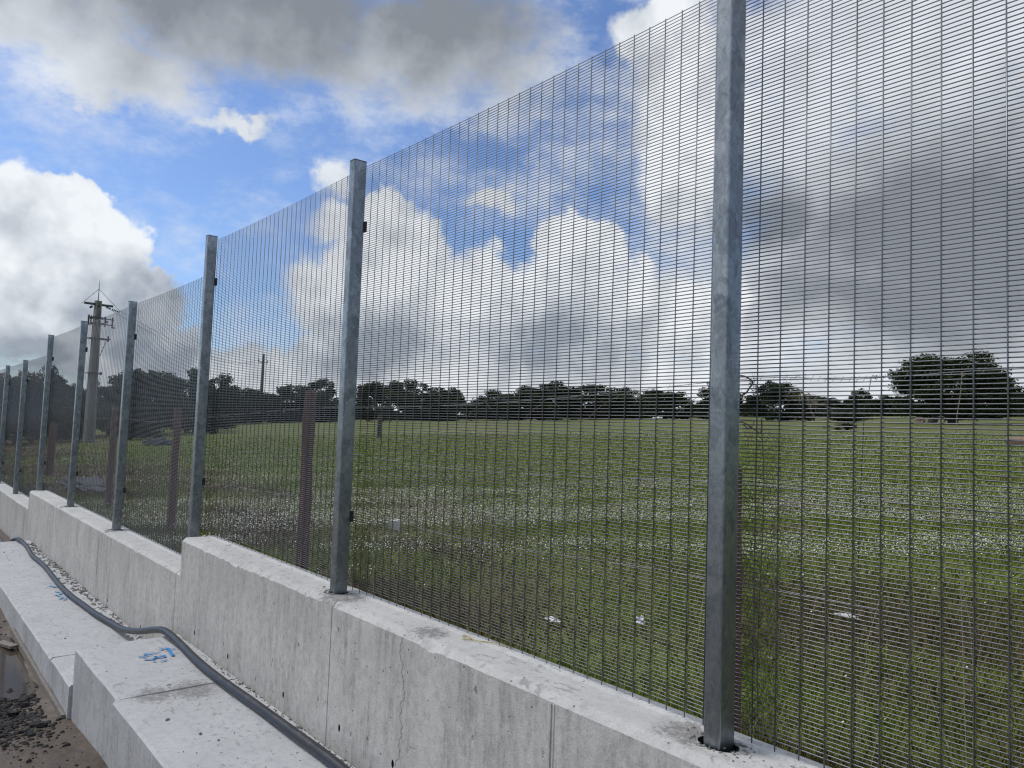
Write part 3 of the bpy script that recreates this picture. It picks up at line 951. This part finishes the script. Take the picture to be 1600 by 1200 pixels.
SH = [make_shrub(s) for s in (51, 52, 53)]
SHRUBS = [(-57, 13.5, 2.6, 3.4, "dark shrub at the foot of the concrete pole"), (-62, 15.5, 2.9, 4.2, "dense shrub below the oak right of the fourth post"),
          (-66, 20.5, 3.0, 4.6, "dense shrub left of the third post under the oaks"), (-58, 9.2, 2.8, 3.6, "shrub between the fifth and sixth posts"),
          (-56, 7.6, 3.0, 3.2, "shrub between the sixth and seventh posts"), (-54, 6.3, 3.0, 3.0, "shrub between the two leftmost posts"),
          (-84, 27.0, 2.4, 6.0, "low shrub right of the third post at the field edge"), (-64, 12.0, 3.2, 3.6, "shrub directly behind the concrete pole"),
          (-28.7, 57.5, 0.7, 1.9, "small dark bush in the grass left of the large oak"), (-46, 92, 1.6, 6.0, "low bush below the distant oaks at right"),
          (-60.0, 118, 1.9, 8.0, "flat bush beneath the small narrow tree"), (-36, 112, 2.0, 7.0, "bush behind the trunk of the large oak")]
for i, (x, y, h, wd, lab) in enumerate(SHRUBS):
    e = empty("shrub", (x, y, float(fz(x, y)) - 0.03))
    tag(e, lab, "shrub", "shrubs at the field edge")
    e.scale = (wd, wd, h); e.rotation_euler = (0, 0, random.uniform(0, 6.28))
    st_, cr_ = SH[i % 3]
    link("stems", st_, e); link("crown", cr_, e)

# the far-off wood behind the oaks: one dark mass
r = np.random.default_rng(77)
cen, rad = [], []
for k in range(620):
    a = R(r.uniform(8, 96)); dd = r.uniform(165, 215)
    x, y = -dd * math.sin(a), dd * math.cos(a)
    cen.append((x, y, float(fz(x, y)) + r.uniform(-0.6, 3.0))); rad.append(r.uniform(1.3, 2.6))
V, Fc = leaf_cloud(np.array(cen), np.array(rad), [90] * len(cen), 0.5, r)
o = link("distant_wood", mesh_np("distant_wood", V, Fc, M_leaf2))
tag(o, "dark far-off wood closing the field behind the oaks", "wood", kind="stuff")

# ------------------------------------------------------------------ grass and daisies
def scatter(n, dmin, dmax, seed, power=1.5):
    r = np.random.default_rng(seed)
    a = np.radians(r.uniform(8, 93, n))
    u = r.uniform(0, 1, n)
    e_ = 2 - power
    dd = (dmin ** e_ + u * (dmax ** e_ - dmin ** e_)) ** (1 / e_)
    X, Y = -dd * np.sin(a), dd * np.cos(a)
    k = Y > 2.25
    return X[k], Y[k], dd[k], r


X, Y, dd, r = scatter(620000, 2.4, 60, 5, 1.4)
k = r.uniform(size=len(X)) < np.clip((60 - dd) / 52, 0, 1)
X, Y, dd = X[k], Y[k], dd[k]
# patchy: thin the grass on the bare strip
bare = (wob(X, Y * 1.8, 0.8, 1.0, 21) > 0.25) & (Y < 9)
k = ~(bare & (r.uniform(size=len(X)) < 0.45))
X, Y, dd = X[k], Y[k], dd[k]
n = len(X)
h = r.gamma(4.0, 0.014, n); th = r.uniform(0, 6.28, n)
wd = (0.0022 + 0.00075 * dd) * r.uniform(0.6, 1.4, n)
Z = field_z(X, Y)
lean = r.normal(0, 0.55, (n, 2)) * h[:, None]
b0 = np.stack([X - wd * np.cos(th), Y - wd * np.sin(th), Z - 0.01], -1)
b1 = np.stack([X + wd * np.cos(th), Y + wd * np.sin(th), Z - 0.01], -1)
tp = np.stack([X + lean[:, 0], Y + lean[:, 1], Z + h], -1)
V = np.stack([b0, b1, tp], 1).reshape(-1, 3)
o = link("grass", mesh_np("grass", V, np.arange(3 * n).reshape(-1, 3), M_grass))
tag(o, "rough green meadow grass growing across the field", "grass", kind="stuff")

X, Y, dd, r = scatter(1150000, 3.2, 70, 9, 1.15)
dens = (np.exp(-((dd - 12.5) / 4.4) ** 2) * 1.7 + 0.35 * np.exp(-((dd - 24) / 12) ** 2)) * np.clip((dd - 7.6) / 2.0, 0.012, 1) + 0.5 * np.exp(-((Y - 38) / 10) ** 2)
ua, va = -.77 * X + .64 * Y, .64 * X + .77 * Y
pat = 0.46 + wob(ua * 1.7, va * 0.35, 0.9, 0.5, 31) + wob(ua * 1.5, va * .6, 2.4, 0.4, 32)
k = r.uniform(size=len(X)) < np.clip(dens * np.clip(pat, 0, 1.4), 0, 1)
X, Y, dd = X[k], Y[k], dd[k]
n = len(X)
Z = field_z(X, Y) + r.uniform(0.05, 0.13, n)
s_ = r.uniform(0.0032, 0.0066, n) * (1 + 0.012 * dd)
tilt = r.normal(0, 0.35, (n, 2))
V = []
for q in range(6):
    a = 2 * math.pi * q / 6
    rx, ry = math.cos(a) * s_, math.sin(a) * s_
    V.append(np.stack([X + rx, Y + ry, Z + rx * tilt[:, 0] + ry * tilt[:, 1]], -1))
V = np.stack(V, 1).reshape(-1, 3)
o = link("daisies", mesh_np("daisies", V, np.arange(6 * n).reshape(-1, 6), M_daisy))
tag(o, "drifts of tiny white daisies flowering in the meadow", "flowers", kind="stuff")

# tall dry stems standing against the back of the fence
r = np.random.default_rng(15)
parts = []
for k in range(70):
    x = r.uniform(-9, 0.3); y = r.uniform(2.5, 5.5)
    z = float(fz(x, y)); hh = r.uniform(0.35, 0.95)
    b_ = r.normal(0, 0.22, 2)
    parts.append(tube_vf([(x, y, z), (x + b_[0] * .3 * hh, y + b_[1] * .3 * hh, z + hh * .6), (x + b_[0] * hh, y + b_[1] * hh, z + hh)], [0.0022, 0.0016, 0.0007], 3, False))
for (xa, ya, za), (xb, yb, zb_), (xc, yc, zc) in (((-4.9, 3.9, -1.5), (-4.75, 3.9, -.2), (-4.3, 3.9, .24)), ((-3.9, 3.7, -1.5), (-3.75, 3.7, -.1), (-3.35, 3.7, .26)), ((-3.2, 3.8, -1.5), (-3.1, 3.8, -.1), (-2.75, 3.8, .28)), ((-6.0, 4.2, -1.5), (-5.9, 4.2, -.2), (-5.5, 4.2, .24))):
    parts.append(tube_vf(catmull([(xa, ya, za), (xb, yb, zb_), (xc, yc, zc), (xc + .16, yc, zc - .05)], 6), 0.0016, 3, False))
o = link("dry_stems", mesh("dry_stems", *join_vf(parts), M_dry))
tag(o, "thin dry weed stems standing behind the mesh", "weeds", kind="stuff")
for pts, lab in (([(-1.75, 3.6, -1.52), (-1.735, 3.6, -.6), (-1.712, 3.6, 0.12), (-1.694, 3.6, 0.223), (-1.677, 3.6, 0.316), (-1.660, 3.6, 0.318)], "single dark weed stem with a hooked tip left of the large oak"),
                 ([(-1.30, 3.7, -1.52), (-1.33, 3.7, -.5), (-1.346, 3.7, 0.05), (-1.33, 3.7, 0.224), (-1.322, 3.7, 0.327)], "tall pale stem crossing in front of the large oak")):
    pth = catmull(pts, 5)
    parts = [tube_vf(pth, [0.0024 - 0.001 * i / len(pth) for i in range(len(pth))], 4)]
    tip = pth[-1]
    for q in range(4):
        parts.append(tube_vf([tip - Vector((0, 0, .004 * q)), tip + Vector((random.uniform(-.015, .02), 0, random.uniform(-.01, .008)))], 0.003, 4))
    o = link("weed_stem", mesh("weed_stem", *join_vf(parts), M_twig if "dark" in lab else M_dry))
    tag(o, lab, "weed")

# ------------------------------------------------------------------ old stock fence behind the new one
OLD = [(-2.23, 3.3, -0.15, 0.058, 0, "old brown timber post showing just behind the nearest metal post"),
       (-7.12, 3.3, 0.32, 0.062, 0.4, "thick old brown timber post left of the second metal post"),
       (-11.40, 3.3, 0.135, 0.055, -1.0, "old brown timber post left of the third metal post"),
       (-15.2, 3.3, 0.15, 0.055, 0.5, "old brown timber post between the concrete pole and fourth metal post"),
       (-24.7, 3.80, -0.22, 0.10, 9.0, "leaning old timber post between the fifth and sixth metal posts")]
for x, y, zt, rr, lean, lab in OLD:
    zg = float(fz(x, y))
    hh = zt - zg
    rg = np.random.default_rng(int(abs(x) * 100))
    ring = []
    lv = 7
    for q in range(lv):
        t = q / (lv - 1)
        ring.append(((0.03 * rg.normal() * 0.2, 0.03 * rg.normal() * 0.2, -0.15 + (hh + 0.15) * t), rr * (1.05 - 0.12 * t) * (1 + 0.05 * rg.normal())))
    V, Fc = tube_vf([q[0] for q in ring], [q[1] for q in ring], 9)
    V = [Vector(v_) * 1.0 for v_ in V]
    for v_ in V[-9:]: v_.z += rg.normal() * 0.012
    o = link("timber_post", mesh("timber_post", V, Fc, M_rust), None, (x, y, zg))
    o.rotation_euler = (0, R(lean), 0)
    tag(o, lab, "fence post", "old timber posts behind the mesh fence")


def sag_wire(pts, rad, barb, r_):
    pth = catmull(pts, 10)
    parts = [tube_vf(pth, rad, 4, False)]
    L = sum((pth[i + 1] - pth[i]).length for i in range(len(pth) - 1))
    for q in range(int(L / barb)):
        p_ = pth[int(q * barb / L * (len(pth) - 1))] + Vector((r_.uniform(0, .1), 0, 0))
        b_ = pth[min(len(pth) - 1, int(q * barb / L * (len(pth) - 1)) + 1)]
        p_ = pth[int(q * barb / L * (len(pth) - 1))]
        parts.append(tube_vf([p_ + Vector((-.006, -.004, -.014)), p_ + Vector((.006, .004, .014))], 0.001, 3, False))
    return join_vf(parts)


rw = np.random.default_rng(4)
for pts, lab in (([(-24.4, 3.74, -.35), (-19, 3.36, -.10), (-15.2, 3.36, -.03), (-13, 3.365, -.06), (-11.4, 3.365, .0), (-9, 3.362, .09), (-7.12, 3.37, .16), (-5.2, 3.36, .17), (-3.6, 3.36, .22), (-2.2, 3.36, .305), (-1.7, 3.36, .288), (-1.38, 3.36, .297), (-.9, 3.36, .31), (1.5, 3.36, .33)], "top strand of old barbed wire sagging behind the mesh"),
                 ([(-24.4, 3.70, -.75), (-19, 3.36, -.55), (-15.2, 3.36, -.45), (-11.4, 3.365, -.40), (-9, 3.362, -.36), (-7.12, 3.37, -.25), (-4.6, 3.36, -.30), (-2.2, 3.36, -.22), (-1, 3.36, -.25), (1.5, 3.36, -.2)], "middle strand of old barbed wire behind the mesh"),
                 ([(-15.2, 3.36, -.95), (-11.4, 3.365, -.85), (-7.12, 3.37, -.75), (-4.6, 3.36, -.80), (-2.2, 3.36, -.72), (1.5, 3.36, -.7)], "lowest strand of old barbed wire behind the mesh")):
    o = link("barbed_wire", mesh("barbed_wire", *sag_wire(pts, 0.0018, 0.14, rw), M_oldwire))
    tag(o, lab, "wire", "strands of the old stock fence")


def twig(start, dirv, L, rad, depth, r_, out):
    p_ = [Vector(start)]; dv = Vector(dirv).normalized()
    n_ = 5
    for q in range(n_):
        dv = (dv + Vector(r_.normal(0, .28, 3))).normalized()
        p_.append(p_[-1] + dv * L / n_)
    out.append(tube_vf(p_, [rad * (1 - .75 * q / n_) for q in range(n_ + 1)], 4, False))
    if depth:
        for q in range(1, n_):
            for _ in range(2):
                twig(p_[q], dv + Vector(r_.normal(0, .8, 3)), L * .5, rad * .55, depth - 1, r_, out)


rt = np.random.default_rng(8)
out = [tube_vf(catmull([(-2.30, 3.32, 0.19), (-2.186, 3.31, 0.218), (-2.143, 3.31, 0.258), (-2.129, 3.31, 0.286), (-2.17, 3.31, 0.312), (-2.2, 3.31, 0.318)], 4), 0.004, 5)]
for q in range(4): twig((-2.15, 3.31, 0.25 + .015 * q), (rt.normal(), 0, rt.normal()), 0.10, 0.002, 1, rt, out)
tag(link("dead_branch", mesh("dead_branch", *join_vf(out), M_twig)), "dead crooked branch caught on the old wire right of the nearest post", "branch")
out = [tube_vf(catmull([(-2.22, 3.32, 0.085), (-2.183, 3.31, 0.085), (-2.146, 3.31, 0.069), (-2.085, 3.31, 0.035), (-2.074, 3.31, 0.06), (-2.076, 3.31, 0.105)], 4), 0.0035, 5),
       tube_vf([(-2.18, 3.31, .075), (-2.15, 3.31, .055), (-2.13, 3.31, .06)], 0.003, 4), tube_vf([(-2.13, 3.31, .062), (-2.115, 3.31, .09)], 0.002, 4),
       tube_vf(catmull([(-2.076, 3.31, 0.10), (-2.06, 3.315, -.3), (-2.09, 3.33, -1.0), (-2.08, 3.34, -1.53)], 5), 0.0022, 4, False)]
tag(link("dead_branch", mesh("dead_branch", *join_vf(out), M_twig)), "small dark forked twig low beside the nearest post", "branch")
out = []
for q in range(10):
    twig((-2.02 + .016 * q, 3.4, 0.305 - .012 * q), (0.8, 0.1, -0.55), 0.13, 0.0011, 1, rt, out)
tag(link("dead_branch", mesh("dead_branch", *join_vf(out), M_dry)), "feathery dry plant tangled on the old top wire", "branch")


# ------------------------------------------------------------------ utility poles
def ibeam(h, w0, w1, d0, d1):
    """tapered concrete pole with sunk side panels (H section)"""
    lv = 10
    V, Fc = [], []
    for q in range(lv + 1):
        t = q / lv
        a, b_ = (w0 + (w1 - w0) * t) / 2, (d0 + (d1 - d0) * t) / 2
        s_ = b_ * 0.55; dp = a * 0.38
        z = h * t
        V += [(a, b_, z), (-a, b_, z), (-a, s_, z), (-a + dp, s_ * .8, z), (-a + dp, -s_ * .8, z), (-a, -s_, z), (-a, -b_, z), (a, -b_, z), (a, -s_, z), (a - dp, -s_ * .8, z), (a - dp, s_ * .8, z), (a, s_, z)]
    k = 12
    for q in range(lv):
        for i in range(k):
            a, b_ = q * k + i, q * k + (i + 1) % k
            Fc.append((a, b_, b_ + k, a + k))
    Fc.append(tuple(range(k - 1, -1, -1))); Fc.append(tuple(range(lv * k, lv * k + k)))
    return V, Fc


zg = float(fz(-50.9, 9.75))
pl = empty("utility_pole", (-50.9, 9.75, zg))
tag(pl, "stout tapered concrete utility pole with steel brackets at left", "utility pole")
H = 6.90 - zg
tilt = 0.02
pl.rotation_euler = (0, 0, R(8))
sh = link("shaft", mesh("shaft", *ibeam(H, 0.56, 0.34, 0.52, 0.31), M_pole), pl)
zt = lambda wz: wz - zg
link("crossarm", boxes("crossarm", [(-0.06, 0.06, -0.75, 0.85, zt(6.62), zt(6.74)), (-0.25, 0.25, -0.03, 0.03, zt(6.56), zt(6.62))], M_steel), pl)
link("spike", mesh("spike", *tube_vf([(0, 0, H), (0, 0, H + .75), (0, 0, H + 1.25)], [0.025, 0.018, 0.008], 6), M_steel), pl)
for sy_ in (-1, 1):
    link("stay", mesh("stay", *tube_vf([(0, 0, H + .72), (0, 0.9 * sy_ if sy_ < 0 else 1.3, zt(6.62) if sy_ < 0 else zt(6.42))], 0.012, 4), M_steel), pl)
for (y0, z0, y1, z1) in ((0.45, 6.6, 0.75, 6.50), (0.80, 6.50, 1.25, 6.38), (-0.3, 6.55, -0.45, 6.42)):
    parts = []
    for q in range(5):
        t0, t1 = q / 5 + .02, (q + .7) / 5
        a = Vector((0, y0 + (y1 - y0) * t0, zt(z0 + (z1 - z0) * t0))); b_ = Vector((0, y0 + (y1 - y0) * t1, zt(z0 + (z1 - z0) * t1)))
        parts.append(tube_vf([a, a.lerp(b_, .3), b_], [0.03, 0.075, 0.05], 8))
    link("insulator", mesh("insulator", *join_vf(parts), M_glass), pl)
for wz in (5.86, 5.52):
    a = 0.25
    link("bracket", boxes("bracket", [(-0.34, 0.34, -0.36, -0.30, zt(wz) - .04, zt(wz) + .04), (-0.34, 0.34, 0.30, 0.36, zt(wz) - .04, zt(wz) + .04), (-0.36, -0.30, -0.30, 0.30, zt(wz) - .04, zt(wz) + .04), (0.30, 0.36, -0.30, 0.30, zt(wz) - .04, zt(wz) + .04), (-0.03, 0.03, -0.5, -0.36, zt(wz) - .03, zt(wz) + .03), (-0.03, 0.03, 0.36, 0.95, zt(wz) - .03, zt(wz) + .03)], M_steel), pl)
link("switch_frame", boxes("switch_frame", [(-0.04, 0.04, -0.5, -0.42, zt(5.4), zt(6.0)), (-0.04, 0.04, 0.42, 0.50, zt(5.4), zt(6.0)), (-0.04, 0.04, 0.84, 0.92, zt(5.36), zt(6.0)), (-0.04, 0.04, -0.36, -0.30, zt(5.42), zt(5.98)), (-0.04, 0.04, 0.50, 0.62, zt(5.62), zt(5.76)), (-0.04, 0.04, 0.92, 1.02, zt(5.34), zt(5.42))], M_steel), pl)
link("arm", boxes("arm", [(-0.34, 0.34, -0.38, 0.72, zt(4.60), zt(4.66)), (-0.03, 0.03, 0.66, 0.74, zt(4.5), zt(4.85))], M_steel), pl)
link("brace", mesh("brace", *tube_vf([(0, .3, zt(3.6)), (0, .62, zt(4.6))], 0.02, 5), M_steel), pl)
link("band", boxes("band", [(-0.36, 0.36, -0.36, 0.36, zt(2.52), zt(2.57)), (-0.03, 0.03, 0.36, 0.48, zt(2.46), zt(2.64))], M_steel), pl)

fx, fy = -128.39, 50.6
zg2 = float(fz(fx, fy))
pf = empty("utility_pole", (fx, fy, zg2))
tag(pf, "thin far utility pole rising above the tree line", "utility pole")
H2 = 11.74 - zg2
pf.rotation_euler = (0, 0, R(20))
link("shaft", mesh("shaft", *ibeam(H2, 0.5, 0.30, 0.45, 0.28), M_steel), pf)
link("crossarm", boxes("crossarm", [(-.05, .05, -1.0, 1.0, H2 - 1.55, H2 - 1.42)], M_steel), pf)
for yy in (-.95, .95, 0):
    link("insulator", mesh("insulator", *tube_vf([(0, yy, H2 - 1.42), (0, yy, H2 - 1.2), (0, yy, H2 - .98)], [.05, .10, .04], 6), M_glass), pf)
for k_, (ya, yb) in enumerate(((1.25, .95), (0.75, -.95))):
    a = pl.matrix_world if False else None
    A_ = Vector((-50.9, 9.75 + ya, 6.42)); B_ = Vector((fx, fy + yb, 10.6))
    pts = [A_.lerp(B_, t) - Vector((0, 0, 4 * 1.6 * t * (1 - t))) for t in np.linspace(0, 1, 14)]
    o = link("power_line", mesh("power_line", *tube_vf(pts, 0.012, 4), M_steel))
    tag(o, ["upper power line running from the concrete pole to the far pole", "second power line running from the concrete pole to the far pole"][k_], "power line", "lines between the poles")

# ------------------------------------------------------------------ things lying in the field
def lump(name, mat, loc, sx, sy, sz, seed, sub=3, amp=0.45, flat=0.35):
    bm = bmesh.new()
    bmesh.ops.create_icosphere(bm, subdivisions=sub, radius=1)
    for v_ in bm.verts:
        n_ = mnoise.noise(v_.co * 1.6 + Vector((seed, 0, 0))) + 0.5 * mnoise.noise(v_.co * 4 + Vector((0, seed, 0)))
        v_.co *= 1 + amp * n_
        v_.co.z = max(v_.co.z, -flat)
        v_.co = Vector((v_.co.x * sx, v_.co.y * sy, v_.co.z * sz))
    me = bpy.data.meshes.new(name); bm.to_mesh(me); bm.free()
    me.materials.append(mat)
    return link(name, me, None, loc)


def onf(x, y, dz=0.02):
    return (x, y, float(field_z(np.array([x]), np.array([y]))[0]) + dz)


tag(lump("plastic_scrap", M_white, onf(-3.90, 4.60, .06), .036, .028, .034, 3, 3, .8), "crumpled white plastic scrap in the grass left of the nearest post", "litter")
tag(lump("plastic_scrap", M_white, onf(-4.38, 4.13, .05), .055, .025, .016, 5, 3, .9), "flat white plastic scrap, further left of the crumpled one", "litter")
tag(lump("plastic_sheet", M_cream, onf(-2.99, 6.02, .04), .09, .04, .015, 8, 3, .6), "pale sheet scrap in a dark hollow right of the nearest post", "litter")
o = link("cream_block", mesh("cream_block", *rbox(0.13, 0.10, 0, 0.13, 0.01), M_cream), None, onf(-9.33, 5.71, 0.03)); o.rotation_euler = (0.1, 0, .5)
tag(o, "small pale block in the grass right of the second post", "block")
V, Fc = tube_vf([(0, 0, -.1), (0, 0, .7), (.02, 0, 1.5)], [.17, .15, .14], 8)
tag(link("tree_stump", mesh("tree_stump", V, Fc, M_twig), None, onf(-43.0, 24.8, 0)), "dark upright stump in the field right of the second post", "stump")
tag(lump("spoil_heap", M_heap, onf(-47.2, 12.8, .1), .9, .8, .30, 11, 4, .35), "low grey heap in the grass right of the fourth post", "heap")
tag(lump("spoil_heap", M_heap, onf(-20.0, 3.85, .08), 1.5, .45, .12, 13, 4, .35), "dark grey heap close behind the mesh at the fifth post", "heap")
V, Fc = tube_vf([(-.62, 0, .2), (-.3, .02, .2), (.3, 0, .21), (.6, 0, .2)], [.19, .2, .19, .17], 12)
tag(link("log", mesh("log", V, Fc, M_log), None, onf(-11.1, 37.8, 0)), "cut brown log lying in the grass at the right edge", "log")
tag(lump("boulder", M_log, onf(-38.6, 95.2, .2), .55, .5, .5, 17, 3, .3), "left of two brown boulders in front of the large oak", "boulder")
tag(lump("boulder", M_twig, onf(-37.3, 95.6, .2), .5, .5, .55, 19, 3, .3), "right, darker one of two boulders in front of the large oak", "boulder")

# yellow cord left on the wall top
cp = catmull([(-2.80, 2.085, Z1 + .006), (-2.76, 2.10, Z1 + .010), (-2.735, 2.085, Z1 + .006), (-2.77, 2.07, Z1 + .006), (-2.79, 2.09, Z1 + .014), (-2.72, 2.10, Z1 + .006), (-2.62, 2.13, Z1 + .013), (-2.52, 2.15, Z1 + .014)], 6)
tag(link("yellow_cord", mesh("yellow_cord", *tube_vf(cp, 0.0018, 5), M_yellow, True)), "short looped yellow cord lying on top of the wall", "cord")

# ------------------------------------------------------------------ clods, rubble and scraps on the site side
CL = []
for s_ in range(4):
    bm = bmesh.new(); bmesh.ops.create_icosphere(bm, subdivisions=2, radius=1)
    for v_ in bm.verts:
        v_.co *= 1 + 0.55 * mnoise.noise(v_.co * 1.9 + Vector((s_ * 5.1, 0, 0)))
        v_.co.z = v_.co.z * 0.62
    me = bpy.data.meshes.new("mud_clod"); bm.to_mesh(me); bm.free(); me.materials.append(M_clod_joint_shade); CL.append(me)
rc = np.random.default_rng(6)
SZ = lambda x, y: float(site_z(np.array([x]), np.array([y]))[0])
for k_ in range(26):
    x = rc.uniform(-7.3, -6.0); y = 0.70 + rc.uniform(0, 0.33)
    s_ = rc.uniform(0.018, 0.042)
    o = link("mud_clod", CL[k_ % 4], None, (x, y, SZ(x, y) + s_ * .3))
    o.scale = (s_ * rc.uniform(.8, 1.6), s_, s_ * rc.uniform(.7, 1.2)); o.rotation_euler = (rc.uniform(-.4, .4), rc.uniform(-.4, .4), rc.uniform(0, 6.28))
    tag(o, "black crumb of broken asphalt in the heap beside the puddle", "clod", "black crumbs heaped beside the puddle")


def rubble(name, n_, fpos, smin, smax, mat, seed):
    r_ = np.random.default_rng(seed)
    bm = bmesh.new(); bmesh.ops.create_icosphere(bm, subdivisions=1, radius=1)
    bv = np.array([v_.co[:] for v_ in bm.verts]); bf = np.array([[v_.index for v_ in f_.verts] for f_ in bm.faces]); bm.free()
    Vs, Fs = [], []
    for k in range(n_):
        c_ = np.array(fpos(r_)); s_ = smin * (smax / smin) ** (r_.uniform() ** 2)
        v_ = bv * (1 + r_.normal(0, .18, (len(bv), 1))) * np.array([r_.uniform(.7, 1.6), r_.uniform(.6, 1.1), r_.uniform(.4, .8)]) * s_
        a = r_.uniform(0, 6.28); ca, sa = math.cos(a), math.sin(a)
        v_ = np.stack([v_[:, 0] * ca - v_[:, 1] * sa, v_[:, 0] * sa + v_[:, 1] * ca, v_[:, 2]], -1) + c_
        Vs.append(v_); Fs.append(bf + k * len(bv))
    return link(name, mesh_np(name, np.concatenate(Vs), np.concatenate(Fs), mat))


def p1(r_):
    x = r_.uniform(-13.4, -6.4); return (x, 1.912 - abs(r_.normal(0, .055)), ZB + 0.004)


def p2(r_):
    x = r_.uniform(-6.2, -2.6); return (x, 1.914 - abs(r_.normal(0, .022)), ZA + 0.004)


def p3(r_):
    x, y = (r_.normal(-6.75, .45), min(1.08, r_.normal(.82, .14))) if r_.uniform() < .82 else (r_.uniform(-9.5, -4.4), r_.uniform(0.3, 1.17))
    return (x, y, SZ(x, y) + .002)


def p4(r_):
    if r_.uniform() < .5:
        return (r_.uniform(-13.4, -6.4), r_.uniform(1.22, 1.88), ZB + 0.004)
    return (r_.uniform(-6.2, -3), r_.uniform(1.22, 1.88), ZA + 0.005)


tag(rubble("rubble", 800, p1, .004, .022, M_pebble, 1), "crumbled concrete rubble piled between pipe and wall", "rubble", kind="stuff")
def p5_(r_):
    k = r_.integers(0, 4); px_ = (-1.385, -3.895, -8.97, -11.5)[k]; zt_ = (Z1, Z1, Z2, Z2)[k]
    a = r_.uniform(0, 6.28); q = r_.normal(1.12, .14)
    return (px_ - .03 + .075 * q * math.cos(a) + (.05 * r_.normal() if r_.uniform() < .3 else 0), min(2.10, 2.05 + .056 * q * math.sin(a)), zt_ + .001)


tag(rubble("mortar_crumbs", 420, p5_, .002, .009, M_pebble, 7), "grey mortar crumbs spilled around the post bases", "mortar crumbs", kind="stuff")
tag(rubble("rubble", 260, p2, .003, .010, M_pebble, 2), "fine grit along the foot of the nearer wall", "rubble", kind="stuff")
tag(rubble("gravel", 2300, p3, .005, .024, M_clod_joint_shade, 3), "dark stones and mud crumbs on the wet ground", "gravel", kind="stuff")
tag(rubble("grit", 60, p4, .003, .011, M_pebble, 4), "scattered grit lying on the ledge", "grit", kind="stuff")
o = link("wood_scrap", boxes("wood_scrap", [(-.16, .16, -.035, .035, 0, .025)], M_wood), None, (-8.55, 1.08, -2.175)); o.rotation_euler = (.05, -.06, .25)
tag(o, "small flat scrap of wood lying in the mud at the left edge", "wood scrap")
o = link("formwork_batten", boxes("formwork_batten", [(-1.35, 1.35, -.012, .012, -.03, .03)], M_wood), None, (-7.65, 1.165, -2.155)); o.rotation_euler = (0, 0.012, 0.002)
tag(o, "thin wooden batten left along the bottom of the footing", "batten")
